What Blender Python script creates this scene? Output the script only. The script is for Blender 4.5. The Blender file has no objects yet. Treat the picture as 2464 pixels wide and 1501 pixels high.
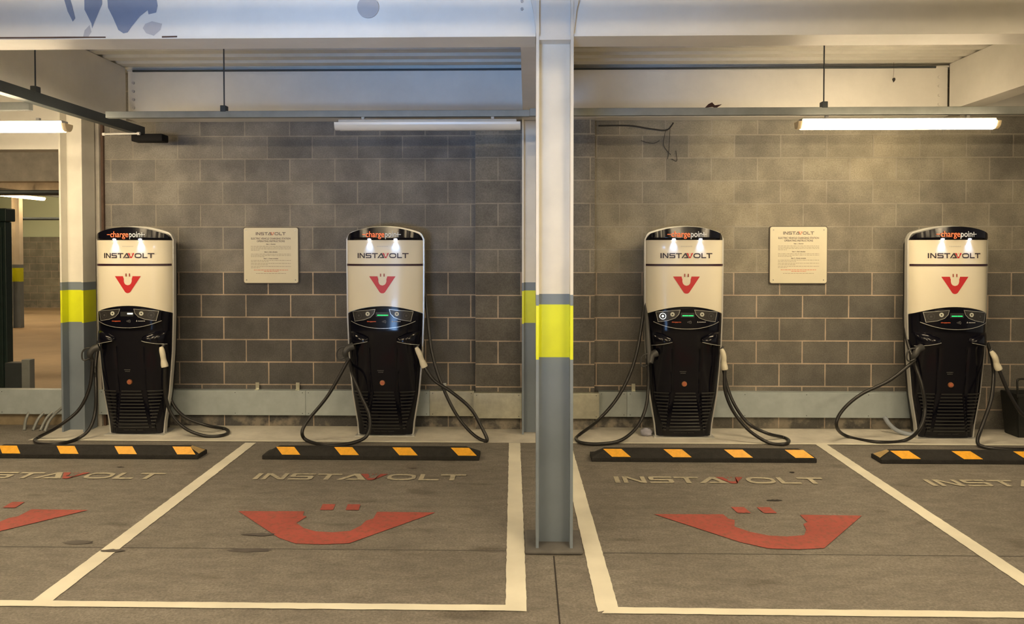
import bpy, bmesh, math, random
from mathutils import Vector
PI = math.pi; R = math.radians
SC = bpy.context.scene; COL = SC.collection
random.seed(7)

# ---------------------------------------------------------------- camera
cam_d = bpy.data.cameras.new('camera'); cam = bpy.data.objects.new('camera', cam_d); COL.objects.link(cam)
cam.location = (0, 0, 1.75); cam.rotation_euler = (R(90 - 1.2), 0, R(1.17))
cam_d.sensor_width = 36.0; cam_d.lens = 36.0 * 1780 / 2464; cam_d.shift_y = -0.0439
cam_d.clip_end = 200
SC.camera = cam

# ---------------------------------------------------------------- world, exposure
w = bpy.data.worlds.new('world'); SC.world = w; w.use_nodes = True
bg = w.node_tree.nodes['Background']; bg.inputs[0].default_value = (1.0, 0.92, 0.78, 1); bg.inputs[1].default_value = 0.13
vs = SC.view_settings
vs.view_transform = 'Standard'; vs.look = 'None'; vs.gamma = 1.0; vs.use_curve_mapping = False
vs.exposure = 0.97
TUBE = 42.0            # radiance of a lit fluorescent tube

def lamp(name, kind, loc, energy, color, rot=(0, 0, 0), **kw):
    d = bpy.data.lights.new(name, kind); d.energy = energy; d.color = color
    for k, v in kw.items(): setattr(d, k, v)
    o = bpy.data.objects.new(name, d); COL.objects.link(o); o.location = loc; o.rotation_euler = rot
    return o

# added blue lamp behind the camera, angled up to tint beam and deck
def aim(loc, to): return (Vector(to) - Vector(loc)).to_track_quat('-Z', 'Y').to_euler()
DLOC = (-1.8, -4.0, 0.75)
lamp('blue_fill', 'AREA', DLOC, 12.5, (0.30, 0.55, 1.0), aim(DLOC, (-0.95, 5.6, 3.75)), shape='RECTANGLE', size=1.6, size_y=0.9, spread=R(38))

# ---------------------------------------------------------------- materials
def nt(name):
    m = bpy.data.materials.new(name); m.use_nodes = True
    return m, m.node_tree, m.node_tree.nodes['Principled BSDF']
def mat(name, col, rough=0.5, metal=0.0, var=0.0, scale=6.0, bump=0.0, bscale=60.0, col2=None, spec=0.5, coat=0.0):
    m, t, p = nt(name); N = t.nodes; L = t.links
    p.inputs['Base Color'].default_value = (*col, 1); p.inputs['Roughness'].default_value = rough
    p.inputs['Metallic'].default_value = metal; p.inputs['Specular IOR Level'].default_value = spec
    p.inputs['Coat Weight'].default_value = coat
    if var or col2:
        tc = N.new('ShaderNodeTexCoord'); n = N.new('ShaderNodeTexNoise'); n.inputs['Scale'].default_value = scale
        n.inputs['Detail'].default_value = 8; n.inputs['Roughness'].default_value = 0.65
        L.new(tc.outputs['Object'], n.inputs['Vector'])
        r = N.new('ShaderNodeValToRGB'); r.color_ramp.elements[0].position = 0.32; r.color_ramp.elements[1].position = 0.68
        c2 = col2 or tuple(min(1, c * (1 + var)) for c in col); c1 = col if col2 else tuple(c * (1 - var) for c in col)
        r.color_ramp.elements[0].color = (*c1, 1); r.color_ramp.elements[1].color = (*c2, 1)
        L.new(n.outputs['Fac'], r.inputs[0]); L.new(r.outputs[0], p.inputs['Base Color'])
    if bump:
        tc = N.new('ShaderNodeTexCoord'); n = N.new('ShaderNodeTexNoise'); n.inputs['Scale'].default_value = bscale; n.inputs['Detail'].default_value = 6
        b = N.new('ShaderNodeBump'); b.inputs['Strength'].default_value = bump; b.inputs['Distance'].default_value = 0.01
        L.new(tc.outputs['Object'], n.inputs['Vector']); L.new(n.outputs['Fac'], b.inputs['Height']); L.new(b.outputs[0], p.inputs['Normal'])
    return m
def emit(name, col, strength, base=(0.8, 0.8, 0.8)):
    m, t, p = nt(name); p.inputs['Base Color'].default_value = (*base, 1)
    p.inputs['Emission Color'].default_value = (*col, 1); p.inputs['Emission Strength'].default_value = strength
    return m

def block_mat(name, xoff, zoff, split=1.545, seed=0.0, lo=(0.155, 0.15, 0.143), hi=(0.225, 0.215, 0.195)):
    """Dense concrete blockwork, 450 x 225 mm; above the split height the blocks carry an old pale wash."""
    m, t, p = nt(name); N = t.nodes; L = t.links
    def math_(op, a, b=None):
        n = N.new('ShaderNodeMath'); n.operation = op
        for i, v in enumerate((a, b)):
            if v is None: continue
            if isinstance(v, (int, float)): n.inputs[i].default_value = v
            else: L.new(v, n.inputs[i])
        return n.outputs[0]
    def mix(f, a, b, mode='MIX'):
        n = N.new('ShaderNodeMix'); n.data_type = 'RGBA'; n.blend_type = mode
        for i, v in ((0, f), (6, a), (7, b)):
            if isinstance(v, (int, float)): n.inputs[i].default_value = v
            elif isinstance(v, tuple): n.inputs[i].default_value = (*v, 1)
            else: L.new(v, n.inputs[i])
        return n.outputs[2]
    tc = N.new('ShaderNodeTexCoord'); s = N.new('ShaderNodeSeparateXYZ'); L.new(tc.outputs['Object'], s.inputs[0])
    c = N.new('ShaderNodeCombineXYZ')
    L.new(math_('ADD', s.outputs[0], 90 + xoff), c.inputs[0]); L.new(math_('ADD', s.outputs[2], 9 - zoff), c.inputs[1])
    def brick(mortar, smooth, bias=0.0):
        b = N.new('ShaderNodeTexBrick'); b.offset = 0.5; b.inputs['Scale'].default_value = 1.0
        b.inputs['Brick Width'].default_value = 0.45; b.inputs['Row Height'].default_value = 0.225
        b.inputs['Mortar Size'].default_value = mortar; b.inputs['Mortar Smooth'].default_value = smooth; b.inputs['Bias'].default_value = bias
        b.inputs['Color1'].default_value = (0, 0, 0, 1); b.inputs['Color2'].default_value = (1, 1, 1, 1)
        L.new(c.outputs[0], b.inputs['Vector']); return b
    b = brick(0.0066, 0.2)
    def noise(scale, det=6):
        n = N.new('ShaderNodeTexNoise'); n.inputs['Scale'].default_value = scale; n.inputs['Detail'].default_value = det; n.inputs['Roughness'].default_value = 0.6
        v = N.new('ShaderNodeVectorMath'); v.operation = 'ADD'; v.inputs[1].default_value = (seed, seed * 2, seed * 3)
        L.new(tc.outputs['Object'], v.inputs[0]); L.new(v.outputs[0], n.inputs['Vector']); return n.outputs['Fac']
    big, fine = noise(0.9, 5), noise(85, 3); mid = noise(3.5, 5)
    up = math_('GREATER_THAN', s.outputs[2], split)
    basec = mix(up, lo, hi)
    tint = mix(b.outputs['Color'], (0.82, 0.83, 0.85), (1.14, 1.12, 1.08)); basec = mix(0.8, basec, tint, 'MULTIPLY')
    rb = N.new('ShaderNodeValToRGB'); rb.color_ramp.elements[0].position = 0.35; rb.color_ramp.elements[1].position = 0.68
    rb.color_ramp.elements[0].color = (0.72, 0.72, 0.74, 1); rb.color_ramp.elements[1].color = (1.22, 1.2, 1.14, 1); L.new(big, rb.inputs[0])
    basec = mix(1.0, basec, rb.outputs[0], 'MULTIPLY')
    rm = N.new('ShaderNodeValToRGB'); rm.color_ramp.elements[0].position = 0.4; rm.color_ramp.elements[1].position = 0.62
    rm.color_ramp.elements[0].color = (0.86, 0.86, 0.86, 1); rm.color_ramp.elements[1].color = (1.12, 1.12, 1.12, 1); L.new(mid, rm.inputs[0])
    basec = mix(1.0, basec, rm.outputs[0], 'MULTIPLY')
    rf = N.new('ShaderNodeValToRGB'); rf.color_ramp.elements[0].position = 0.3; rf.color_ramp.elements[1].position = 0.7
    rf.color_ramp.elements[0].color = (0.8, 0.8, 0.8, 1); rf.color_ramp.elements[1].color = (1.18, 1.18, 1.18, 1); L.new(fine, rf.inputs[0])
    basec = mix(1.0, basec, rf.outputs[0], 'MULTIPLY')
    mort = mix(up, (0.50, 0.40, 0.315), (0.36, 0.33, 0.275))
    rmo = N.new('ShaderNodeMapRange'); rmo.inputs[1].default_value = 0.36; rmo.inputs[2].default_value = 0.6
    rmo.inputs[3].default_value = 0.5; rmo.inputs[4].default_value = 1.0; L.new(mid, rmo.inputs[0])
    upf = math_('SUBTRACT', 1.0, math_('MULTIPLY', up, 0.2))
    mf = math_('MULTIPLY', math_('MULTIPLY', b.outputs['Fac'], rmo.outputs[0]), upf)
    low = N.new('ShaderNodeMapRange'); low.inputs[1].default_value = 0.05; low.inputs[2].default_value = 0.2; low.inputs[3].default_value = 1; low.inputs[4].default_value = 0; L.new(s.outputs[2], low.inputs[0])
    dirt = noise(7, 7); rd = N.new('ShaderNodeMapRange'); rd.inputs[1].default_value = 0.45; rd.inputs[2].default_value = 0.6; L.new(dirt, rd.inputs[0])
    basec = mix(math_('MULTIPLY', math_('MULTIPLY', low.outputs[0], rd.outputs[0]), 0.8), basec, (0.34, 0.30, 0.245))
    L.new(mix(mf, basec, mort), p.inputs['Base Color'])
    p.inputs['Roughness'].default_value = 0.9; p.inputs['Specular IOR Level'].default_value = 0.2
    h = math_('SUBTRACT', math_('MULTIPLY', fine, 0.25), math_('MULTIPLY', b.outputs['Fac'], 1.0))
    bp = N.new('ShaderNodeBump'); bp.inputs['Strength'].default_value = 0.5; bp.inputs['Distance'].default_value = 0.005
    L.new(h, bp.inputs['Height']); L.new(bp.outputs[0], p.inputs['Normal'])
    return m

def floor_mat():
    m, t, p = nt('worn_concrete'); N = t.nodes; L = t.links
    tc = N.new('ShaderNodeTexCoord')
    def noise(scale, det, stretch=(1, 1, 1), rough=0.6):
        mp = N.new('ShaderNodeMapping'); mp.inputs['Scale'].default_value = stretch; L.new(tc.outputs['Object'], mp.inputs[0])
        n = N.new('ShaderNodeTexNoise'); n.inputs['Scale'].default_value = scale; n.inputs['Detail'].default_value = det; n.inputs['Roughness'].default_value = rough
        L.new(mp.outputs[0], n.inputs['Vector']); return n.outputs['Fac']
    def ramp(f, a, b, ca, cb):
        r = N.new('ShaderNodeValToRGB'); r.color_ramp.elements[0].position = a; r.color_ramp.elements[1].position = b
        r.color_ramp.elements[0].color = (*ca, 1); r.color_ramp.elements[1].color = (*cb, 1); L.new(f, r.inputs[0]); return r.outputs[0]
    def mul(a, b):
        n = N.new('ShaderNodeMix'); n.data_type = 'RGBA'; n.blend_type = 'MULTIPLY'; n.inputs[0].default_value = 1
        L.new(a, n.inputs[6]); L.new(b, n.inputs[7]); return n.outputs[2]
    c = ramp(noise(0.75, 6), 0.34, 0.66, (0.18, 0.166, 0.143), (0.225, 0.208, 0.182))
    c = mul(c, ramp(noise(5, 8, (1, 2.2, 1)), 0.3, 0.7, (0.8, 0.8, 0.8), (1.15, 1.15, 1.15)))
    c = mul(c, ramp(noise(70, 5, rough=0.75), 0.32, 0.68, (0.62, 0.61, 0.60), (1.34, 1.34, 1.36)))
    c = mul(c, ramp(noise(14, 6, (1, 1.6, 1), 0.7), 0.3, 0.7, (0.85, 0.84, 0.83), (1.13, 1.13, 1.14)))
    c = mul(c, ramp(noise(2.2, 3, (1, 2.5, 1), 0.4), 0.28, 0.36, (0.72, 0.7, 0.68), (1, 1, 1)))
    L.new(c, p.inputs['Base Color'])
    rr = N.new('ShaderNodeMapRange'); rr.inputs[3].default_value = 0.55; rr.inputs[4].default_value = 0.85; L.new(noise(1.5, 5), rr.inputs[0]); L.new(rr.outputs[0], p.inputs['Roughness'])
    b = N.new('ShaderNodeBump'); b.inputs['Strength'].default_value = 0.35; b.inputs['Distance'].default_value = 0.004
    L.new(noise(120, 4), b.inputs['Height']); L.new(b.outputs[0], p.inputs['Normal'])
    return m

def steel_mat(name, lo=1.06, y0=1.37, y1=1.44):
    """Column paint in bands by height: grey, yellow, grey, cream."""
    m, t, p = nt(name); N = t.nodes; L = t.links
    tc = N.new('ShaderNodeTexCoord'); s = N.new('ShaderNodeSeparateXYZ'); L.new(tc.outputs['Object'], s.inputs[0])
    n = N.new('ShaderNodeTexNoise'); n.inputs['Scale'].default_value = 2.5; n.inputs['Detail'].default_value = 8; L.new(tc.outputs['Object'], n.inputs['Vector'])
    mr = N.new('ShaderNodeMapRange'); mr.inputs[1].default_value = 0; mr.inputs[2].default_value = 4; L.new(s.outputs[2], mr.inputs[0])
    r = N.new('ShaderNodeValToRGB'); r.color_ramp.interpolation = 'CONSTANT'; e = r.color_ramp.elements
    e[0].position = 0; e[0].color = (0.195, 0.235, 0.285, 1); e[1].position = lo / 4; e[1].color = (0.70, 0.76, 0.02, 1)
    a = e.new(y0 / 4); a.color = (0.195, 0.235, 0.285, 1); a = e.new(y1 / 4); a.color = (0.72, 0.70, 0.64, 1)
    L.new(mr.outputs[0], r.inputs[0])
    v = N.new('ShaderNodeValToRGB'); v.color_ramp.elements[0].position = 0.3; v.color_ramp.elements[1].position = 0.6
    v.color_ramp.elements[0].color = (0.86, 0.86, 0.86, 1); v.color_ramp.elements[1].color = (1.05, 1.05, 1.05, 1); L.new(n.outputs['Fac'], v.inputs[0])
    x = N.new('ShaderNodeMix'); x.data_type = 'RGBA'; x.blend_type = 'MULTIPLY'; x.inputs[0].default_value = 1
    L.new(r.outputs[0], x.inputs[6]); L.new(v.outputs[0], x.inputs[7]); L.new(x.outputs[2], p.inputs['Base Color'])
    p.inputs['Roughness'].default_value = 0.42
    return m

def worn_paint(name, col, under=(0.19, 0.17, 0.145), a=0.28, b=0.40, amount=1.0):
    m, t, p = nt(name); N = t.nodes; L = t.links
    tc = N.new('ShaderNodeTexCoord'); n = N.new('ShaderNodeTexNoise'); n.inputs['Scale'].default_value = 26; n.inputs['Detail'].default_value = 8; n.inputs['Roughness'].default_value = 0.75
    L.new(tc.outputs['Object'], n.inputs['Vector'])
    r = N.new('ShaderNodeValToRGB'); r.color_ramp.elements[0].position = a; r.color_ramp.elements[1].position = b
    r.color_ramp.elements[0].color = (*tuple(u * amount + c * (1 - amount) for u, c in zip(under, col)), 1); r.color_ramp.elements[1].color = (*col, 1)
    L.new(n.outputs['Fac'], r.inputs[0])
    n2 = N.new('ShaderNodeTexNoise'); n2.inputs['Scale'].default_value = 2.5; n2.inputs['Detail'].default_value = 4; L.new(tc.outputs['Object'], n2.inputs['Vector'])
    v = N.new('ShaderNodeValToRGB'); v.color_ramp.elements[0].position = 0.3; v.color_ramp.elements[1].position = 0.7
    v.color_ramp.elements[0].color = (0.84, 0.84, 0.84, 1); v.color_ramp.elements[1].color = (1.06, 1.06, 1.06, 1); L.new(n2.outputs['Fac'], v.inputs[0])
    x = N.new('ShaderNodeMix'); x.data_type = 'RGBA'; x.blend_type = 'MULTIPLY'; x.inputs[0].default_value = 1
    L.new(r.outputs[0], x.inputs[6]); L.new(v.outputs[0], x.inputs[7]); L.new(x.outputs[2], p.inputs['Base Color'])
    p.inputs['Roughness'].default_value = 0.75
    return m

M = {}
M['floor'] = floor_mat()
M['pad'] = mat('smooth_screed', (0.62, 0.59, 0.52), 0.7, var=0.2, scale=2.5, bump=0.15)
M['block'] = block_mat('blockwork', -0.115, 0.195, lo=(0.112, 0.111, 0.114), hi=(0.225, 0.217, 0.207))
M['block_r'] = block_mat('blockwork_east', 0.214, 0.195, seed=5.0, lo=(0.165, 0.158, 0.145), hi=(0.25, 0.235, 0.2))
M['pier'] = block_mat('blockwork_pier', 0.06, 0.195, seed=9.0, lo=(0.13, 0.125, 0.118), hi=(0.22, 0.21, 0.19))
M['farblock'] = block_mat('blockwork_far', 0.1, 0.02, split=9, seed=3.0, lo=(0.26, 0.26, 0.22), hi=(0.26, 0.26, 0.22))
M['white'] = mat('white_gloss_steel', (0.72, 0.70, 0.66), 0.45, var=0.07, scale=2.0)
M['deck'] = mat('white_deck', (0.62, 0.60, 0.54), 0.5, var=0.08, scale=3.0)
M['dirty'] = mat('dirty_white', (0.42, 0.40, 0.36), 0.7, var=0.2, scale=4.0)
M['peel'] = mat('bare_primer', (0.23, 0.27, 0.37), 0.6, var=0.06)
M['stain'] = mat('scuffed_paint', (0.5, 0.49, 0.5), 0.6, var=0.06)
M['column'] = steel_mat('banded_column', 1.121, 1.424, 1.496)
M['column_b'] = steel_mat('banded_column_rear', 1.06, 1.37, 1.44)
M['trunk'] = mat('grey_trunking', (0.24, 0.255, 0.25), 0.5, metal=0.25, var=0.12)
M['darktrunk'] = mat('dark_trunking', (0.05, 0.06, 0.065), 0.5, metal=0.3, var=0.1)
M['galv'] = mat('galvanised', (0.42, 0.48, 0.50), 0.42, metal=0.25, var=0.08, scale=8)
M['galv2'] = mat('galvanised_bright', (0.62, 0.62, 0.52), 0.33, metal=0.7, var=0.15, scale=10)
M['galv3'] = mat('galvanised_dull', (0.33, 0.37, 0.37), 0.5, metal=0.25, var=0.08, scale=8)
M['black'] = mat('black_gloss', (0.004, 0.004, 0.008), 0.14, spec=0.35)
M['blackm'] = mat('black_satin', (0.012, 0.013, 0.015), 0.4)
M['rubber'] = mat('black_cable_rubber', (0.014, 0.013, 0.013), 0.38)
M['stop'] = mat('recycled_rubber', (0.017, 0.016, 0.015), 0.85, var=0.35, scale=20, bump=0.5, bscale=90)
M['amber'] = mat('amber_reflective', (0.85, 0.42, 0.03), 0.5, var=0.12, scale=30)
M['tan'] = mat('dusty_yellow', (0.42, 0.30, 0.13), 0.8, var=0.2, scale=20)
M['cream'] = mat('cream_panel', (0.76, 0.71, 0.57), 0.25, coat=0.3)
M['silver'] = mat('silver_shell', (0.55, 0.55, 0.53), 0.3, metal=0.3)
M['plum'] = mat('dark_stripe', (0.035, 0.012, 0.022), 0.4)
M['ink'] = mat('dark_ink', (0.03, 0.02, 0.03), 0.5)
M['lockcore'] = mat('lock_core', (0.5, 0.13, 0.07), 0.3)
M['whitef'] = mat('white_beam_paint', (0.82, 0.80, 0.75), 0.5, var=0.06, scale=2.0)
M['red'] = mat('logo_red', (0.52, 0.02, 0.026), 0.4)
M['orange'] = mat('logo_orange', (0.85, 0.16, 0.06), 0.4)
M['backlit_orange'] = emit('backlit_orange', (1.0, 0.16, 0.05), 0.42, (0.85, 0.16, 0.06))
M['backlit_grey'] = emit('backlit_grey', (0.8, 0.8, 0.75), 0.13, (0.5, 0.5, 0.5))
M['grey'] = mat('logo_grey', (0.42, 0.42, 0.42), 0.4)
M['faint'] = mat('faint_grey', (0.07, 0.07, 0.07), 0.5)
M['outline'] = mat('silver_outline', (0.55, 0.55, 0.52), 0.25, metal=0.5)
M['padface'] = mat('button_panel', (0.03, 0.028, 0.027), 0.3)
M['btn'] = mat('button_pale', (0.55, 0.57, 0.5), 0.35)
M['green'] = emit('green_display', (0.02, 0.9, 0.16), 1.2, (0, 0.1, 0.03))
M['screen_glare'] = emit('display_reflection', (0.9, 0.9, 0.75), 0.7, (0.1, 0.1, 0.1))  # glowing stand-in for a whitish reflection on the first display
M['iconlit'] = emit('lit_icon', (0.95, 1.0, 0.95), 1.6)
M['led'] = emit('led_white', (0.85, 0.85, 1.0), 12)
M['pinred'] = mat('pin_red', (0.30, 0.05, 0.03), 0.4)
M['boxdark'] = mat('black_box', (0.004, 0.004, 0.005), 0.7, spec=0.2)
M['copper'] = mat('copper_lock', (0.50, 0.21, 0.10), 0.3, metal=0.5)
M['plug'] = mat('ivory_plug', (0.72, 0.68, 0.54), 0.4, var=0.1, scale=20)
M['gun'] = mat('grey_black_plug', (0.045, 0.045, 0.045), 0.45)
M['slat'] = mat('black_slat', (0.03, 0.03, 0.03), 0.2)
M['sign'] = mat('sign_cream', (0.66, 0.62, 0.48), 0.45, var=0.02)
M['signedge'] = mat('sign_edge', (0.09, 0.075, 0.06), 0.5)
M['signink'] = mat('sign_ink', (0.17, 0.14, 0.13), 0.6)
M['signtext'] = mat('sign_small_ink', (0.36, 0.32, 0.25), 0.6)
M['signred'] = mat('sign_red_ink', (0.62, 0.2, 0.12), 0.6)
M['line'] = worn_paint('cream_line_paint', (0.80, 0.77, 0.65), a=0.27, b=0.34)
M['linefade'] = worn_paint('cream_letter_paint', (0.50, 0.46, 0.35), a=0.30, b=0.48)
M['redfloor'] = worn_paint('red_floor_paint', (0.42, 0.09, 0.072), under=(0.24, 0.09, 0.065), a=0.34, b=0.52)
M['lit'] = emit('lit_tube', (1.0, 0.785, 0.49), TUBE)
M['litfar'] = emit('lit_tube_far', (1.0, 0.62, 0.28), 16)
M['unlit'] = mat('opal_diffuser', (0.62, 0.60, 0.55), 0.3)
M['lamphouse'] = mat('lamp_housing', (0.45, 0.45, 0.44), 0.4)
M['amberend'] = mat('diffuser_end', (0.75, 0.62, 0.40), 0.3)
M['greendoor'] = mat('dark_green_paint', (0.012, 0.028, 0.026), 0.5, var=0.2)
M['sand'] = mat('sandy_upstand', (0.36, 0.29, 0.19), 0.85, var=0.25, scale=5)
M['far_greenlit'] = mat('white_panel_lit_green', (0.62, 0.70, 0.50), 0.5)  # white panel; the greenish light on it is put into the colour
M['farfloor_lit'] = mat('floor_lit_orange', (0.46, 0.34, 0.21), 0.7, var=0.15, scale=0.8)  # orange lamp light on the far floor is put into this colour
M['leaf'] = mat('dead_leaf', (0.06, 0.025, 0.02), 0.8)
M['web'] = mat('dusty_cobweb', (0.035, 0.033, 0.03), 0.95)
M['hose'] = mat('pale_blue_hose', (0.32, 0.36, 0.42), 0.35)
M['bin'] = mat('black_plastic', (0.012, 0.013, 0.012), 0.45, bump=0.2)
M['joint'] = mat('dark_joint', (0.035, 0.03, 0.028), 0.9)
M['rag'] = mat('bluish_rag', (0.38, 0.38, 0.46), 0.9, bump=0.5, bscale=30)
M['oil'] = mat('oil_stain', (0.10, 0.09, 0.085), 0.5, var=0.2)
M['rust'] = mat('rusty_joint', (0.12, 0.075, 0.055), 0.9, var=0.3)
M['grime'] = mat('grimy_base', (0.12, 0.115, 0.11), 0.85, var=0.25)

# ---------------------------------------------------------------- helpers
def obj(name, bm, m, parent=None, smooth=False, label=None):
    me = bpy.data.meshes.new(name)
    if isinstance(m, (list, tuple)):
        for k in m: me.materials.append(M[k])
    else: me.materials.append(M[m])
    bm.to_mesh(me); bm.free()
    if smooth:
        me.shade_smooth()
        if smooth is not True: me.set_sharp_from_angle(angle=R(smooth))
    o = bpy.data.objects.new(name, me); COL.objects.link(o)
    if parent: o.parent = parent
    if label: o['label'] = label
    return o
def thing(name, label, cat, loc=(0, 0, 0), rz=0, group=None):
    o = bpy.data.objects.new(name, None); COL.objects.link(o); o.location = loc; o.rotation_euler = (0, 0, rz)
    o.empty_display_size = 0.1
    return tag(o, label, cat, group)
def tag(o, label, cat, group=None):
    o['label'] = label; o['category'] = cat
    if group: o['group'] = group
    return o
def struct(o, label=None):
    o['kind'] = 'structure'
    if label: o['label'] = label
    return o
def B(): return bmesh.new()
def box(bm, x0, x1, y0, y1, z0, z1, bev=0.0, mi=0):
    vs_ = [bm.verts.new((x, y, z)) for z in (z0, z1) for y in (y0, y1) for x in (x0, x1)]
    fs = [bm.faces.new([vs_[i] for i in q]) for q in ((0, 2, 3, 1), (4, 5, 7, 6), (0, 1, 5, 4), (2, 6, 7, 3), (0, 4, 6, 2), (1, 3, 7, 5))]
    for f in fs: f.material_index = mi
    if bev:
        es = list({e for f in fs for e in f.edges})
        bmesh.ops.bevel(bm, geom=es, offset=bev, segments=2, affect='EDGES', profile=0.5)
    return bm
def prism(bm, pts, axis, a, b, mi=0):
    """Extrude a 2-D outline between a and b along an axis (0 = x, 1 = y, 2 = z)."""
    def P(p, t):
        return (t, p[0], p[1]) if axis == 0 else ((p[0], t, p[1]) if axis == 1 else (p[0], p[1], t))
    A = [bm.verts.new(P(p, a)) for p in pts]; Bv = [bm.verts.new(P(p, b)) for p in pts]
    n = len(pts); fs = []
    for i in range(n): fs.append(bm.faces.new((A[i], A[(i + 1) % n], Bv[(i + 1) % n], Bv[i])))
    fs.append(bm.faces.new(A[::-1])); fs.append(bm.faces.new(Bv))
    for f in fs: f.material_index = mi
    bmesh.ops.recalc_face_normals(bm, faces=fs)
    return bm
def cyl(bm, p0, p1, r0, r1=None, n=16, caps=True, mi=0):
    r1 = r0 if r1 is None else r1; p0 = Vector(p0); p1 = Vector(p1); d = (p1 - p0).normalized()
    u = d.orthogonal().normalized(); v = d.cross(u)
    A = [bm.verts.new(p0 + (u * math.cos(2 * PI * i / n) + v * math.sin(2 * PI * i / n)) * r0) for i in range(n)]
    Bv = [bm.verts.new(p1 + (u * math.cos(2 * PI * i / n) + v * math.sin(2 * PI * i / n)) * r1) for i in range(n)]
    fs = [bm.faces.new((A[i], A[(i + 1) % n], Bv[(i + 1) % n], Bv[i])) for i in range(n)]
    if caps: fs += [bm.faces.new(A[::-1]), bm.faces.new(Bv)]
    for f in fs: f.material_index = mi
    return bm
def catmull(P, k=8, closed=False):
    P = [Vector(p) for p in P]; n = len(P); out = []
    for i in range(n if closed else n - 1):
        if closed: a, b, c, d = P[i - 1], P[i], P[(i + 1) % n], P[(i + 2) % n]
        else: a, b, c, d = P[max(i - 1, 0)], P[i], P[i + 1], P[min(i + 2, n - 1)]
        for j in range(k):
            t = j / k
            out.append(0.5 * ((2 * b) + (c - a) * t + (2 * a - 5 * b + 4 * c - d) * t * t + (3 * b - a - 3 * c + d) * t ** 3))
    if not closed: out.append(P[-1])
    return out
def tube(bm, pts, r, n=10, closed=False, k=8, smooth=True):
    Q = catmull(pts, k, closed) if smooth else [Vector(p) for p in pts]
    rings = []; up = None; m = len(Q)
    for i, q in enumerate(Q):
        if closed: d = (Q[(i + 1) % m] - Q[i - 1]).normalized()
        else: d = (Q[min(i + 1, m - 1)] - Q[max(i - 1, 0)]).normalized()
        if up is None: up = d.orthogonal().normalized()
        up = (up - d * up.dot(d)).normalized(); v = d.cross(up)
        rr = r(i / (m - 1)) if callable(r) else r
        rings.append([bm.verts.new(q + (up * math.cos(2 * PI * j / n) + v * math.sin(2 * PI * j / n)) * rr) for j in range(n)])
    for i in range(m if closed else m - 1):
        a, b = rings[i], rings[(i + 1) % m]
        for j in range(n): bm.faces.new((a[j], a[(j + 1) % n], b[(j + 1) % n], b[j]))
    if not closed: bm.faces.new(rings[0][::-1]); bm.faces.new(rings[-1])
    return bm
def decal(bm, polys, f, maxlen=0.03, coat=0):
    """2-D outlines triangulated, cut fine and laid on the surface f(x, y) -> (x, y, z)."""
    if len(polys) > 1:   # overlapping pieces are laid one over the other, a coat of paint apart
        for i, q in enumerate(polys): decal(bm, [q], f, maxlen, (i + 1) % 9)
        return bm
    t = bmesh.new()
    for pts in polys: t.faces.new([t.verts.new((p[0], p[1], 0)) for p in pts])
    bmesh.ops.triangulate(t, faces=t.faces[:])
    for _ in range(5):
        long = [e for e in t.edges if e.calc_length() > maxlen]
        if not long: break
        bmesh.ops.subdivide_edges(t, edges=long, cuts=1); bmesh.ops.triangulate(t, faces=[q for q in t.faces if len(q.verts) > 3])
    a, b, c = (Vector(f(*p)) for p in ((polys[0][0][0], polys[0][0][1]), (polys[0][0][0] + .01, polys[0][0][1]), (polys[0][0][0], polys[0][0][1] + .01)))
    lift = (b - a).cross(c - a).normalized() * (coat * .00022)
    mp = {v: bm.verts.new(Vector(f(v.co.x, v.co.y)) + lift) for v in t.verts}
    fs = [bm.faces.new([mp[v] for v in q.verts]) for q in t.faces]
    for q in fs:
        q.normal_update()
        if q.normal.dot((b - a).cross(c - a)) < 0: q.normal_flip()
    t.free(); return bm
def ring2d(cx, cy, rx, ry, t, n=28, p=2.0):
    """quads of a ring; p > 2 squares it off"""
    def pt(a, k):
        c, s = math.cos(a), math.sin(a); e = 2 / p
        return (cx + (rx - k) * math.copysign(abs(c) ** e, c), cy + (ry - k) * math.copysign(abs(s) ** e, s))
    q = []
    for i in range(n):
        a, b = 2 * PI * i / n, 2 * PI * (i + 1) / n
        q.append([pt(a, 0), pt(b, 0), pt(b, t), pt(a, t)])
    return q
def disc2d(cx, cy, r, n=20): return [[(cx + r * math.cos(2 * PI * i / n), cy + r * math.sin(2 * PI * i / n)) for i in range(n)]]
def text_bm(bm, s, f, size, cx, cy, bold=0.0, sx=1.0, just='CENTER', width=None):
    cu = bpy.data.curves.new('t', 'FONT'); cu.body = s; cu.size = size; cu.align_x = just; cu.offset = bold; cu.resolution_u = 3
    o = bpy.data.objects.new('t', cu); COL.objects.link(o)
    bpy.context.view_layer.update()
    me = bpy.data.meshes.new_from_object(o.evaluated_get(bpy.context.evaluated_depsgraph_get()))
    if width and len(me.vertices):
        xs = [v.co.x for v in me.vertices]; sx = width / (max(xs) - min(xs))
    mp = [bm.verts.new(f(cx + v.co.x * sx, cy + v.co.y)) for v in me.vertices]
    for q in me.polygons:
        try: bm.faces.new([mp[i] for i in q.vertices])
        except ValueError: pass
    bpy.data.objects.remove(o); bpy.data.curves.remove(cu); bpy.data.meshes.remove(me)
    return bm
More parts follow.
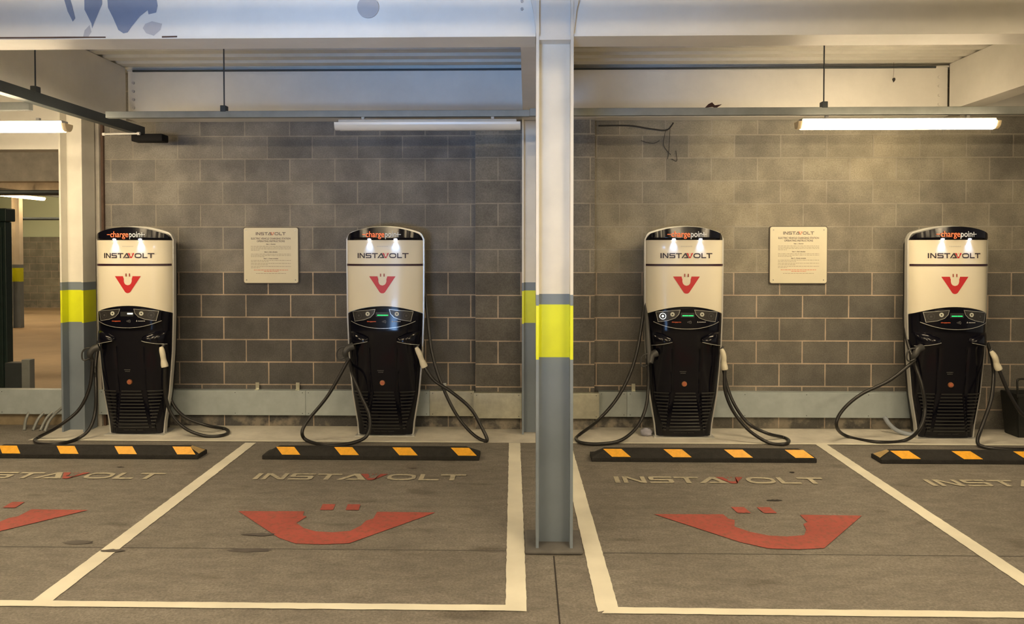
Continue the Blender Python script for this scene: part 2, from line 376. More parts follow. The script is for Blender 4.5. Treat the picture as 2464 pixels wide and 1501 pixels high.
def instavolt(cx, cy, wid, hei, vgap=0.0):
    """Outlines of the wordmark: (dark polygons, red polygons), stretched to wid x hei about (cx, cy)."""
    dark, red = [], []; x = 0; t = 0.2; g = 0.2
    def add(L, ps, x0): L += [[(px + x0, py) for px, py in q] for q in ps]
    add(dark, [[(0, 0), (.27, 0), (.27, 1), (0, 1)]], x); x += .27 + g
    add(dark, [[(0, 0), (.25, 0), (.25, 1), (0, 1)], [(1.0, 0), (1.25, 0), (1.25, 1), (1.0, 1)], [(0, 1), (.3, 1), (1.25, 0), (.95, 0)]], x); x += 1.25 + g
    add(dark, [[(.1, 1), (1.3, 1), (1.3, .8), (.1, .8)], [(0, .9), (.1, 1), (.27, .9), (.27, .5), (.1, .4), (0, .5)], [(.1, .6), (1.2, .6), (1.2, .4), (.1, .4)],
               [(1.05, .5), (1.2, .6), (1.32, .5), (1.32, .1), (1.2, 0), (1.05, .1)], [(0, .2), (1.2, .2), (1.2, 0), (0, 0)]], x); x += 1.32 + .12
    add(dark, [[(0, 1), (1.35, 1), (1.35, .79), (0, .79)], [(.53, .8), (.80, .8), (.80, 0), (.53, 0)]], x); x += 1.35 - .12
    add(dark, [[(0, 0), (.32, 0), (1.08, 1), (.78, 1)], [(1.08, 1), (.86, .72), (1.3, 0), (1.62, 0)], [(.5, 0), (1.5, 0), (1.38, .2), (.66, .2)]], x); x += 1.62 - .50
    add(red, [[(0, 1), (.42, 1), (.6, .55), (.5, .45), (.52, 0.13), (.62, 0)], [(.62, 0), (.52, .13), (.48, .5), (.58, .36), (.78, .30), (.98, .36), (1.05, .5), (1.02, .13), (.9, 0)],
              [(.9, 0), (1.02, .13), (.98, .5), (1.12, 1), (1.54, 1)], [(.66, 1.0), (.72, 1.0), (.72, .84), (.66, .84)], [(.84, 1.0), (.90, 1.0), (.90, .84), (.84, .84)]], x); x += 1.54 + .06
    dark += [[(px + x, py) for px, py in q] for q in ring2d(.78, .5, .78, .5, .22, 32, 2.9)]; x += 1.56 + g
    add(dark, [[(0, 0), (.26, 0), (.26, 1), (0, 1)], [(0, 0), (1.1, 0), (1.1, .21), (0, .21)]], x); x += 1.1 + .04
    add(dark, [[(0, 1), (1.4, 1), (1.4, .79), (0, .79)], [(.55, .8), (.82, .8), (.82, 0), (.55, 0)]], x); x += 1.4
    S = lambda L: [[(cx + (px / x - .5) * wid, cy + (py - .5) * hei) for px, py in q] for q in L]
    return S(dark), S(red)
def vlogo(cx, top, wid, hei, pinw, pinh, pingap, pingx):
    """Red V with a plug-shaped notch: outer polygons split left / right, plus the two pins."""
    W, Hh = wid, hei
    left = [(-.5, 0), (-.185, 0), (-.165, -.13), (-.155, -.14), (-.155, -.30), (-.13, -.42), (-.08, -.505), (0, -.54), (0, -1.0), (-.05, -.99), (-.1, -.94)]
    right = [(-x, y) for x, y in left][::-1]
    out = [[(cx + a * W, top + b * Hh) for a, b in q] for q in (left, right)]
    pins = [[(cx + s * pingx - pinw / 2, top + pingap), (cx + s * pingx + pinw / 2, top + pingap), (cx + s * pingx + pinw / 2, top + pingap + pinh), (cx + s * pingx - pinw / 2, top + pingap + pinh)] for s in (-1, 1)]
    return out, pins

# ---------------------------------------------------------------- floor and its paint
FL = struct(obj('floor', box(B(), -26, 12, -10, 24, -0.2, 0), 'floor'), 'worn brown-grey concrete car park floor')
flat = lambda z: (lambda x, y: (x, y, z))
obj('screed_strip', box(B(), -4.62, 8, 6.74, 7.34, 0.0002, 0.004), 'pad', FL, label='paler smooth screed strip along the back wall')
obj('orange_lit_floor_area', box(B(), -26, -4.72, 7.6, 22.9, 0.0002, 0.003), 'farfloor_lit', FL, label='floor beyond the opening with its orange lamp light in the colour')
def strip(name, pts, label, m='line', z=0.0035):
    n = 90; bm = B(); (ax, ay), (bx, by), (cx, cy), (dx, dy) = pts   # a-b one long edge, d-c the other
    L_, R_ = [], []
    for i in range(n + 1):
        t = i / n; j = lambda: random.uniform(-0.002, 0.002)
        L_.append(bm.verts.new((ax + (bx - ax) * t + j(), ay + (by - ay) * t + j(), z)))
        R_.append(bm.verts.new((dx + (cx - dx) * t + j(), dy + (cy - dy) * t + j(), z)))
    for i in range(n): bm.faces.new((L_[i], L_[i + 1], R_[i + 1], R_[i]))
    bmesh.ops.recalc_face_normals(bm, faces=bm.faces)
    if bm.faces[0].normal.z < 0: bmesh.ops.reverse_faces(bm, faces=bm.faces)
    return obj(name, bm, m, FL, label=label)
strip('bay_line', [(-2.575, 6.68), (-2.475, 3.62), (-2.375, 3.62), (-2.475, 6.68)], 'cream line left of the second bay')
strip('bay_line', [(-0.165, 6.72), (-0.105, 3.56), (0.0, 3.56), (-0.062, 6.72)], 'cream line left of the middle column')
strip('bay_line', [(0.300, 6.62), (0.345, 3.56), (0.450, 3.60), (0.400, 6.62)], 'cream line right of the middle column')
strip('bay_line', [(2.615, 6.72), (2.595, 3.60), (2.695, 3.60), (2.715, 6.72)], 'cream line at the right side')
strip('bay_line', [(-6.5, 3.555), (-0.02, 3.560), (-0.05, 3.620), (-6.5, 3.615)], 'cream front line of the left bays', z=0.0045)
strip('bay_line', [(0.36, 3.545), (6.5, 3.530), (6.5, 3.592), (0.40, 3.608)], 'cream front line of the right bays', z=0.0045)
strip('bay_line', [(-4.62, 6.715), (-0.4, 6.715), (-0.4, 6.765), (-4.62, 6.765)], 'cream line along the edge of the screed', z=0.0045)
strip('bay_line', [(0.42, 6.715), (6.5, 6.715), (6.5, 6.765), (0.42, 6.765)], 'cream line along the edge of the screed', z=0.0045)
for x0, x1, cy, vc, wv in ((-4.46, -2.84, 5.665, -3.63, 1.33), (-2.11, -0.475, 5.675, -1.278, 1.33), (0.67, 2.27, 5.65, 1.53, 1.37), (3.03, 4.65, 5.62, 3.95, 1.37)):
    d, r = instavolt((x0 + x1) / 2, cy, x1 - x0, 0.155)
    obj('bay_lettering', decal(B(), d, flat(0.004), 9), 'linefade', FL, label='faded cream letters')
    obj('bay_letter_mark', decal(B(), r, flat(0.0042), 9), 'redfloor', FL, label='faded red letter of the lettering')
    lx = vc; W_ = wv; top = 4.905
    L_ = [(-.5, 0), (-.165, .005), (-.155, -.06), (-.13, -.075), (-.155, -.17), (-.10, -.24), (-.03, -.285), (.05, -.295), (.05, -.56), (-.08, -.55), (-.18, -.46)]
    R_ = [(.05, -.56), (.05, -.295), (.13, -.275), (.165, -.20), (.175, -.13), (.205, -.10), (.205, .005), (.5, 0), (.16, -.54)]
    sc_ = lambda q: [(lx + a * W_, top + b * W_ * (0.74 if b < -.3 else .92)) for a, b in q]
    obj('bay_logo', decal(B(), [sc_(L_), sc_(R_)], flat(0.004), 9), 'redfloor', FL, label='faded red plug mark')
    pins = [[(lx + a, 4.94), (lx + a + .088, 4.94), (lx + a + .075, 5.055), (lx + a - .013, 5.055)] for a in (-.122, .052)]
    obj('bay_logo_pins', decal(B(), pins, flat(0.004), 9), 'redfloor', FL)
def blob(cx, cy, rx, ry, n=22, j=.25):
    return [(cx + rx * math.cos(2 * PI * i / n) * random.uniform(1 - j, 1 + j), cy + ry * math.sin(2 * PI * i / n) * random.uniform(1 - j, 1 + j)) for i in range(n)]
for i, (cx, cy, rx, ry) in enumerate(((-1.65, 4.50, .10, .022), (-1.62, 4.265, .13, .028), (-2.70, 4.36, .085, .03), (-2.42, 4.235, .07, .022), (-.93, 5.93, .035, .025), (-1.1, 4.47, .03, .015))):
    obj('floor_stain', decal(B(), [blob(cx, cy, rx, ry)], flat(0.0049 if i == 3 else 0.0022 if i else 0.0048), 9), 'oil', FL, label='dark oily stain')
obj('expansion_joint', decal(B(), [[(-6, 4.287), (-.1, 4.287), (-.1, 4.293), (-6, 4.293)], [(.42, 4.268), (6, 4.268), (6, 4.274), (.42, 4.274)]], flat(0.0015), 9), 'grime', FL, label='fine crosswise floor joint')
obj('expansion_joint', decal(B(), [[(.150, 2.6), (.158, 2.6), (.158, 4.22), (.150, 4.22)]], flat(0.0015), 9), 'joint', FL, label='lengthwise floor joint')
obj('floor_litter', decal(B(), [blob(-1.29, 3.36, .05, .012, 14), blob(2.1, 5.62 + .25, .02, .018), blob(1.74, 5.2, .05, .016), blob(-3.3, 5.9, .03, .01)], flat(0.0024), 9), 'joint', FL)

# ---------------------------------------------------------------- walls and roof deck
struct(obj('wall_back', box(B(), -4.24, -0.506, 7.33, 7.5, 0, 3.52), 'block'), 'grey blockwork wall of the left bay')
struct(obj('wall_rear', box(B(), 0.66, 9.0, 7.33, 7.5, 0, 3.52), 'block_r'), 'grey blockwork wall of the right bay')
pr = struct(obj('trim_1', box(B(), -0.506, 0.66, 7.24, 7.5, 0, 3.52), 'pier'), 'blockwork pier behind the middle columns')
struct(obj('trim_2', box(B(), -4.36, -4.245, 7.27, 7.5, 0, 3.2, 0.004), 'dirty'), 'pale rendered end of the blockwork wall')
struct(obj('trim_3', box(B(), -4.247, -4.222, 7.30, 7.40, 0, 3.05), 'rust'), 'rusty vertical joint at the wall end')
struct(obj('trim_4', box(B(), -26, -4.36, 7.34, 7.5, 0, 0.20), 'sand'), 'low sandy upstand below the opening')
struct(obj('wall_left', box(B(), -26, -25.8, -10, 24, 0, 3.52), 'farblock'))
struct(obj('wall_far', box(B(), -26, -2, 22.6, 22.9, 0, 2.2), 'farblock'), 'distant blockwork wall beyond the opening')
struct(obj('trim_5', box(B(), -26, -2, 22.65, 22.85, 2.2, 3.9), 'far_greenlit'), 'white band above the distant wall with its greenish light in the colour')
# corrugated deck: ribs run left to right
bm = B(); prof = []; y = -10.0; P_ = 0.22
while y < 7.45:
    prof += [(y, 3.52), (y + .11, 3.52), (y + .130, 3.605), (y + .200, 3.605)]; y += P_
prof.append((y, 3.52)); prof += [(y, 3.8), (-10, 3.8)]
prism(bm, prof, 0, -26, 12)
struct(obj('ceiling', bm, 'deck'), 'white corrugated metal deck')
struct(obj('ceiling_far', box(B(), -26, 12, 7.46, 24, 3.53, 3.8), 'dirty'))
# rear wall of the hall, behind the camera, with an opening added for the blue lamp
bm = B()
box(bm, -26, -3.2, -4.4, -4.2, 0, 3.6); box(bm, -0.4, 12, -4.4, -4.2, 0, 3.6); box(bm, -3.2, -0.4, -4.4, -4.2, 2.2, 3.6)
struct(obj('wall_front', bm, 'farblock'), 'blockwork wall behind the camera')

# ---------------------------------------------------------------- steel frame
def ibeam_pts(w_, h, tf=.014, tw=.01):
    a, b = w_ / 2, h
    return [(-a, 0), (a, 0), (a, tf), (tw / 2, tf), (tw / 2, b - tf), (a, b - tf), (a, b), (-a, b), (-a, b - tf), (-tw / 2, b - tf), (-tw / 2, tf), (-a, tf)]
def chan_pts(w_, h, s, t=.014):   # channel: web at 0, flanges to side s
    return [(0, 0), (s * w_, 0), (s * w_, t), (s * t, t), (s * t, h - t), (s * w_, h - t), (s * w_, h), (0, h)]
def column(name, x, y, m, label, hgt=3.52, z0=0.0, wd=.215, dp=.21, tf=.017):
    t = thing(name, label, 'column', (x, y, 0))
    bm = B(); a, b = wd / 2, dp / 2
    prism(bm, [(-a, -b), (-a + tf, -b), (-a + tf, -.006), (a - tf, -.006), (a - tf, -b), (a, -b), (a, b), (a - tf, b), (a - tf, .006), (-a + tf, .006), (-a + tf, b), (-a, b)], 2, z0, hgt)
    obj('shaft', bm, m, t)
    return t
c = column('steel_column', 0.159, 4.375, 'column', 'large steel column in the foreground, white above a yellow band and grey foot')
bm = B(); box(bm, -.17, .165, -.145, .19, 0, .026, .012); obj('base_grout', bm, 'grime', c, True)
obj('stiffener_plate', box(B(), -.09, .09, -.099, -.007, 2.965, 2.985), 'white', c)
obj('web_plate', box(B(), -.0905, .0905, -.060, -.008, 2.985, 3.52), 'white', c, label='set-forward plate at the head')
for s in (-1, 1):
    bm = B(); prism(bm, [(s * .1076, 2.99), (s * .1076, 3.52), (s * .20, 3.52), (s * .155, 3.28), (s * .122, 3.12)], 1, -.095, -.08); obj('haunch', bm, 'white', c)
c = column('steel_column', 0.059, 7.13, 'column_b', 'steel column against the pier, half hidden behind the foreground column', 3.2)
c = column('steel_column', -4.388, 7.14, 'column_b', 'steel column with a yellow band at the left opening beside the first charger', 3.5, wd=.225, dp=.21)
c = column('steel_column', -11.66, 16.7, 'column_b', 'distant steel column with a yellow band beyond the left opening', 3.3, wd=.18, dp=.12)

def beam(name, label, pts, axis, a, b, m='white'):
    bm = B(); prism(bm, pts, axis, a, b)
    return tag(obj(name, bm, m), label, 'beam')
def frontbeam(x0, x1, label):
    return beam('steel_beam', label, [(4.28, 2.985), (4.50, 2.985), (4.50, 3.0), (4.345, 3.0), (4.345, 3.50), (4.50, 3.50), (4.50, 3.519), (4.28, 3.519), (4.28, 3.50), (4.325, 3.50), (4.325, 3.0), (4.28, 3.0)], 0, x0, x1, 'whitef')
bl = frontbeam(-7.5, 0.049, 'bluish white steel beam across the top left with peeling paint')
brt = frontbeam(0.269, 8.5, 'white steel beam across the top right of the foreground column')
face = lambda d: (lambda x, z: (x, 4.325 - d, z))
peels = [[(-2.74, 3.30), (-2.70, 3.30), (-2.655, 3.12), (-2.67, 3.10), (-2.70, 3.16)],
         [(-2.60, 3.32), (-2.49, 3.32), (-2.495, 3.20), (-2.54, 3.10), (-2.555, 3.06), (-2.56, 3.09), (-2.60, 3.17)],
         [(-2.47, 3.34), (-2.19, 3.34), (-2.165, 3.19), (-2.175, 3.15), (-2.22, 3.14), (-2.225, 3.165), (-2.27, 3.13), (-2.32, 3.07), (-2.345, 3.035), (-2.37, 3.03), (-2.40, 3.05), (-2.43, 3.12), (-2.46, 3.18)]]
for q in peels: obj('peeled_paint_patch', decal(B(), [q], face(.002), 9), 'peel', bl, label='blue-grey bare patch of peeled paint')
for q in ([(-2.24, 3.085), (-2.2, 3.10), (-2.14, 3.085), (-2.15, 3.05), (-2.19, 3.015), (-2.235, 3.03), (-2.255, 3.06)], [(-2.60, 3.05), (-2.57, 3.08), (-2.56, 3.04), (-2.585, 3.0), (-2.61, 3.01)]):
    obj('peeled_paint_patch', decal(B(), [q], face(.002), 9), 'stain', bl, label='pale purplish scuff')
for q in ([(-3.2, 3.0), (-2.95, 2.999), (-2.7, 3.0), (-2.45, 2.999), (-2.45, 2.991), (-2.8, 2.99), (-3.2, 2.991)], [(-2.12, 3.0), (-2.03, 3.001), (-2.03, 2.992), (-2.12, 2.99)]):
    obj('rust_edge', decal(B(), [q], lambda x, z: (x, 4.278, z), 9), 'rust', bl, label='thin rusty line along the bottom flange')
cv = tag(obj('cover_plate', cyl(B(), (-0.926, 4.324, 3.171), (-0.926, 4.314, 3.171), .063, n=36), 'stain', smooth=40), 'small round grey plate on the upper left beam', 'plate')
for z in (3.155, 3.20): 
    obj('bolt_pair', cyl(B(), (-0.03, 4.325, z), (-0.03, 4.312, z), .009, n=6), 'stain', bl)
beam('steel_beam', 'white steel beam along the top of the left bay back wall', [(y_ + 7.10, z_ + 3.033) for y_, z_ in [(0, 0), (.2, 0), (.2, .014), (.035, .014), (.035, .457), (.2, .457), (.2, .471), (0, .471), (0, .457), (.022, .457), (.022, .014), (0, .014)]], 0, -3.864, -0.045)
beam('steel_beam', 'cream lit steel beam along the top of the right bay back wall', [(y_ + 7.10, z_ + 3.033) for y_, z_ in [(0, 0), (.2, 0), (.2, .014), (.035, .014), (.035, .457), (.2, .457), (.2, .471), (0, .471), (0, .457), (.022, .457), (.022, .014), (0, .014)]], 0, 0.17, 3.98)
beam('steel_beam', 'steel beam above the wall at the far right', [(7.12, 3.06), (7.3, 3.06), (7.3, 3.484), (7.12, 3.484)], 0, 4.2, 9)
beam('steel_beam', 'steel beam running back along the left side of the left bay', [(x_ - 3.865, z_ + 3.0) for x_, z_ in chan_pts(.2, .515, -1)], 1, -4, 7.08)
beam('steel_beam', 'steel beam running back along the right side of the right bay', [(x_ + 3.975, z_ + 3.08) for x_, z_ in chan_pts(.2, .435, 1)], 1, -4, 7.08)
beam('steel_beam', 'steel beam running back between the two middle columns', [(x_ + 0.06, z_ + 3.0) for x_, z_ in ibeam_pts(.2, .515)], 1, 4.51, 7.06)
beam('steel_beam', 'deep steel beam over the left opening', [(7.10, 2.74), (7.3, 2.74), (7.3, 2.755), (7.21, 2.755), (7.21, 3.50), (7.10, 3.50), (7.10, 3.485), (7.19, 3.485), (7.19, 2.755), (7.10, 2.755)], 0, -12, -4.51)
beam('steel_beam', 'distant dark beam beyond the left opening', [(13.0, 3.0), (13.3, 3.0), (13.3, 3.52), (13.0, 3.52)], 0, -20, -4, 'dirty')
beam('steel_beam', 'furthest pale beam beyond the left opening', [(16.6, 3.1), (16.9, 3.1), (16.9, 3.52), (16.6, 3.52)], 0, -20, -4, 'dirty')
bm = B()
for i in range(5): cyl(bm, (3.90, 7.121, 3.40 - i * .085), (3.90, 7.108, 3.40 - i * .085), .014, n=6)
tag(obj('bolt_row', bm, 'white'), 'column of white bolts at the right end of the lit beam', 'bolts')
bm = B()
for i in range(5): cyl(bm, (-3.81, 7.121, 3.38 - i * .08), (-3.81, 7.108, 3.38 - i * .08), .014, n=6)
tag(obj('bolt_row', bm, 'stain'), 'column of bolts at the left end of the left bay beam', 'bolts')

# ---------------------------------------------------------------- trunking, rods, lamps
def trunk(x0, x1, y, z0, z1, label, m='trunk', d=.05):
    return tag(obj('lighting_trunking', box(B(), x0, x1, y, y + d, z0, z1, .003), m), label, 'trunking')
trunk(-3.36, 0.02, 5.85, 2.815, 2.866, 'grey trunking carrying the unlit lamp across the left bay')
trunk(0.02, 8.0, 5.85, 2.818, 2.878, 'grey trunking carrying the lit lamp across the right bay')
tag(obj('lighting_trunking', box(B(), -3.745, -3.67, 2.0, 7.06, 2.863, 2.945, .003), 'darktrunk'), 'dark trunking running back below the left side beam', 'trunking')
trunk(-9.0, -3.75, 5.515, 2.815, 2.875, 'grey trunking above the lit lamp at the left edge', d=.05)
def rod(x, y, z, ztop, label):
    t = thing('hanging_rod', label, 'rod', (x, y, z))
    obj('threaded_rod', cyl(B(), (0, 0, .03), (0, 0, ztop - z), .0055, n=8), 'darktrunk', t)
    obj('clamp', box(B(), -.022, .022, -.03, .03, 0, .05, .004), 'darktrunk', t)
rod(-2.415, 5.875, 2.86, 3.52, 'thin rod hanging from the deck to the trunking in the left bay')
rod(2.325, 5.875, 2.872, 3.52, 'thin dark rod hanging from the deck to the trunking in the right bay')
rod(-3.707, 5.53, 2.944, 3.55, 'thin rod holding the dark trunking at the upper left')
def tubelamp(x, y, z, L_, label, lit, rz=0, group=None, skirt=False):
    """z is the centre of the diffuser; long axis along x."""
    t = thing('fluorescent_lamp', label, 'lamp', (x, y, z), rz, group); h = L_ / 2
    bm = B(); box(bm, -h + .03, h - .03, -.04, .04, .018, .046, .006); obj('housing', bm, 'lamphouse', t)
    def outline(x0, x1, n=14, s=1.0):
        bm = B(); A, C = [], []
        for i in range(n + 1):
            a = PI + PI * i / n; yy, zz = .052 * math.cos(a) * s, .022 + .062 * math.sin(a) * s
            A.append((yy, zz))
        prism(bm, A, 0, x0, x1); return bm
    obj('diffuser', outline(-h + .035, h - .035), lit or 'unlit', t, 40)
    if skirt:  # side plates added to hold the lamp's light off the beams
        for s in (-1, 1):
            bm = B(); prism(bm, [(s * .045, .046), (s * .050, .046), (s * .105, -.020), (s * .100, -.020)], 0, -h, h); obj('reflector', bm, 'lamphouse', t)
    for s in (-1, 1):
        bm = outline(min(s * (h - .035), s * h), max(s * (h - .035), s * h), s=.95); obj('end_cap', bm, 'amberend' if lit else 'unlit', t, 40)
        obj('hanger', box(B(), s * h * .7 - .012, s * h * .7 + .012, -.012, .012, .046, .068), 'lamphouse', t)
    return t
tubelamp(2.893, 5.875, 2.745, 1.56, 'lit fluorescent lamp hanging over the right bay', 'lit')
tubelamp(-0.788, 5.875, 2.748, 1.47, 'unlit fluorescent lamp under the trunking in the left bay', None)
tubelamp(-4.24, 5.54, 2.69, 1.56, 'lit fluorescent lamp at the left edge', 'lit')
tubelamp(-11.18, 16.2, 2.965, 1.48, 'small lit lamp far beyond the left opening', 'litfar', PI / 2)
for x, y in ((-6.5, 12.5), (-15, 13.5), (-9.5, 20.2), (-9.4, 10.0), (-14.5, 19.0), (-12.4, 18.6)):  # extra lamps added to brighten the hall beyond the opening
    tubelamp(x, y, 3.465, 1.5, 'lamp added to brighten the far hall', 'lit', 0, 'lamps added in the far hall')
for x, y in ((-5.0, 0.6), (-1.6, 0.6), (1.8, 0.6), (5.2, 0.6), (5.6, 1.5), (-3.3, -2.6), (3.5, -2.6)):  # added out of view to light the floor and charger fronts
    tubelamp(x, y, 2.9, 1.56, 'unseen lamp added to light the floor and charger fronts', 'lit', 0, 'added lamps out of view')
for x, y in ((-5.0, 2.3), (-1.7, 2.3), (1.5, 2.3)):  # unseen row added to raise the light on the near floor
    tubelamp(x, y, 2.9, 1.56, 'unseen reflector lamp added to brighten the floor', 'lit', 0, 'added reflector lamps out of view', True)
trunk(-8.0, 9.0, 2.275, 2.97, 3.03, 'grey unseen trunking carrying the added reflector lamps')
trunk(4.6, 6.6, 1.475, 2.968, 3.03, 'short unseen trunking at the right carrying one added lamp')
trunk(-8.0, 9.0, 0.575, 2.976, 3.03, 'grey unseen trunking carrying the nearer added lamps')
trunk(-8.0, 9.0, -2.625, 2.976, 3.03, 'grey unseen trunking carrying the further added lamps')
lf = B(); decal(lf, [[(-.06, 0), (-.03, .03), (.0, .045), (.02, .02), (.075, .028), (.03, -.002), (0, .008)]], lambda x, z: (x, .0 + .3 * z, z), 9)
leaf = obj('dead_leaf', lf, 'leaf'); leaf.location = (1.455, 5.865, 2.879); sm = leaf.modifiers.new('s', 'SOLIDIFY'); sm.thickness = .004
tag(leaf, 'dark curled dead leaf lying on the trunking', 'leaf')
bm = B(); tube(bm, [(3.43, 7.04, 3.56), (3.435, 7.04, 3.46), (3.43, 7.04, 3.37)], .0012, 6); tube(bm, [(3.43, 7.04, 3.375), (3.436, 7.04, 3.36), (3.432, 7.04, 3.335)], lambda t: .012 * math.sin(PI * min(1, t + .1)) + .003, 8)
tag(obj('dangling_fluff', bm, 'web'), 'small dark clump dangling before the lit beam', 'dust clump')
random.seed(3); bm = B()
tube(bm, [(.70, 7.31, 2.985), (1.0, 7.31, 2.985), (1.22, 7.30, 2.95), (1.36, 7.28, 2.935), (1.42, 7.24, 3.0)], .007, 6)
for q in ([(1.40, 7.3, 2.98), (1.395, 7.31, 2.85), (1.39, 7.32, 2.72), (1.38, 7.32, 2.66)], [(1.12, 7.32, 2.84), (1.18, 7.32, 2.82), (1.25, 7.32, 2.815), (1.30, 7.32, 2.84)], [(1.36, 7.3, 2.95), (1.34, 7.32, 2.80), (1.41, 7.32, 2.70)], [(1.42, 7.32, 2.66), (1.47, 7.32, 2.64), (1.46, 7.32, 2.74)]): tube(bm, q, .0028, 5)
tag(obj('cobweb', bm, 'web', smooth=True), 'sooty cobweb strands hanging at the top of the right wall', 'cobweb')
bm = B(); box(bm, -3.74, -3.44, 6.93, 7.06, 2.79, 2.862, .012)
tag(obj('junction_box', bm, 'boxdark', smooth=40), 'black box on the wall end of the dark trunking', 'box')
bm = B(); cyl(bm, (-3.98, 6.9, 2.852), (-3.875, 6.9, 2.855), .009, n=10); cyl(bm, (-3.875, 6.9, 2.855), (-3.64, 6.9, 2.858), .009, n=10); cyl(bm, (-3.99, 6.9, 2.852), (-3.965, 6.9, 2.852), .015, n=10); cyl(bm, (-3.66, 6.9, 2.858), (-3.635, 6.9, 2.858), .015, n=10)
tag(obj('bracket_bar', bm, 'white', smooth=40), 'thin white bar beside the black box', 'bar')
bm = B(); cyl(bm, (-3.8, 7.09, 3.487), (-.04, 7.09, 3.487), .010, n=8); tag(obj('conduit', bm, 'darktrunk'), 'thin dark strip drawn as the shaded gap under the deck of the left bay', 'conduit')  # no real pipe: dark rod standing in for the shaded gap over the beam
bm = B(); cyl(bm, (.17, 7.09, 3.487), (3.85, 7.09, 3.487), .010, n=8); tag(obj('conduit', bm, 'darktrunk'), 'thin dark strip drawn as the shaded gap under the deck of the right bay', 'conduit')  # same dark stand-in for the shaded gap, right bay

# ---------------------------------------------------------------- wall cable trunking
def tray(x0, x1, y, m, label):
    t = thing('cable_tray', label, 'cable tray', (x0, y, .13))
    d = x1 - x0
    bm = B(); box(bm, 0.001, d - .001, 0, .088, 0, .245, .002); obj('lid', bm, m, t)
    bm = B()
    k = max(1, int(d / .6))
    for i in range(k + 1):
        xx = .03 + (d - .06) * i / k
        cyl(bm, (xx, 0, .225), (xx, -.003, .225), .004, n=8); cyl(bm, (xx, 0, .02), (xx, -.003, .02), .004, n=8)
    obj('screws', bm, 'darktrunk', t)
tray(-8.0, -4.52, 7.24, 'galv', 'galvanised cable tray section across the left opening')
tray(-4.26, -2.19, 7.24, 'galv', 'galvanised cable tray section right of the first charger')
tray(-2.19, -1.55, 7.24, 'galv', 'short galvanised cable tray section left of the second charger')
tray(-1.17, -0.96, 7.24, 'galv', 'narrow cable tray section touching the second charger on its right')
tray(-0.96, -0.52, 7.24, 'galv2', 'shiny cable tray section just left of the pier')
tray(-0.52, -0.05, 7.148, 'galv2', 'bright cable tray section on the pier left of the columns')
tray(0.175, 0.70, 7.148, 'galv2', 'bright cable tray section on the pier right of the columns')
tray(0.70, 0.98, 7.24, 'galv3', 'dull recessed cable tray section right of the pier')
tray(0.98, 1.5, 7.24, 'galv', 'cable tray section left of the third charger')
tray(1.5, 3.95, 7.24, 'galv', 'long cable tray section between the third and fourth charger')
for x, l in ((-2.69, 'left galvanised clip standing on the cable tray in the left bay'), (-2.285, 'right galvanised clip standing on the cable tray in the left bay'), (1.05, 'galvanised clip standing on the cable tray in the right bay'), (-.82, 'galvanised clip on the tray between the second charger and the pier')):
    bm = B(); box(bm, -.018, .018, 0, .004, 0, .07); box(bm, -.018, .018, -.03, .004, 0, .004); cyl(bm, (0, 0, .045), (0, -.008, .045), .008, n=8)
    o = tag(obj('tray_clip', bm, 'galv2'), l, 'clip'); o.location = (x, 7.30, .375)

# ---------------------------------------------------------------- instruction boards
def sign(x, z, label, m_edge, wd=.542, hg=.548):
    t = thing('instruction_board', label, 'sign', (x, 7.322, z))
    r = .02; pts = []
    for cx, cz, a0 in ((wd / 2 - r, hg / 2 - r, 0), (-wd / 2 + r, hg / 2 - r, 90), (-wd / 2 + r, -hg / 2 + r, 180), (wd / 2 - r, -hg / 2 + r, 270)):
        for k in range(5): a = R(a0 + k * 22.5); pts.append((cx + r * math.cos(a), cz + r * math.sin(a)))
    obj('backing', prism(B(), [(a * 1.025, b * 1.025) for a, b in pts], 1, -.009, .006), 'signedge', t)
    obj('panel', prism(B(), pts, 1, -.013, -.008), 'sign', t)
    f = lambda x_, z_: (x_, -.0142, z_)
    d, rd = instavolt(0, .215, .30, .030)
    obj('wordmark', decal(B(), d, f, 9), 'signink', t); obj('wordmark_letter', decal(B(), rd, f, 9), 'signred', t, label='red letter of the wordmark')
    bm = B(); text_bm(bm, 'ELECTRIC VEHICLE CHARGING STATION', f, .026, 0, .158, .0006, width=.395); text_bm(bm, 'OPERATING INSTRUCTIONS', f, .026, 0, .132, .0006, width=.28)
    obj('heading', bm, 'signink', t)
    bm = B()
    for s_, zz, w_ in (('Step 1 - Payment', .108, .095), ('Step 2 - Start charging', .030, .13), ('Step 3 - Charge complete', -.035, .145)):
        text_bm(bm, s_, f, .013, 0, zz, .0004, width=w_); decal(bm, [[(-w_ / 2, zz - .003), (w_ / 2, zz - .003), (w_ / 2, zz - .002), (-w_ / 2, zz - .002)]], f, 9)
    obj('step_headings', bm, 'signink', t)
    rnd = random.Random(5)
    def lines(rows, m, name, hgt=.0048):
        bm = B()
        for zz, x0, x1 in rows:
            x_ = x0
            while x_ < x1 - .004:
                w_ = min(rnd.uniform(.008, .03), x1 - x_)
                decal(bm, [[(x_, zz), (x_ + w_, zz), (x_ + w_, zz + hgt), (x_, zz + hgt)]], f, 9); x_ += w_ + .0045
        obj(name, bm, m, t)
    a, b = -.20, .20
    lines([(.087, a, b), (.074, a, b), (.061, a, b), (.048, a, -.115), (.010, a, b), (-.003, a, b), (-.016, a, -.065), (-.053, a, b), (-.066, a, -.02), (-.083, a, b), (-.096, a, -.025), (-.113, a, b), (-.126, a, -.11), (-.182, -.15, .15)], 'signtext', 'small_print')
    lines([(-.148, -.172, .172), (-.163, -.07, .075)], 'signred', 'red_print', .0055)
    for sx in (-1, 1):
        for sz in (-1, 1): obj('screw', cyl(B(), (sx * .245, -.013, sz * .245), (sx * .245, -.0165, sz * .245), .0055, n=12), 'outline', t)
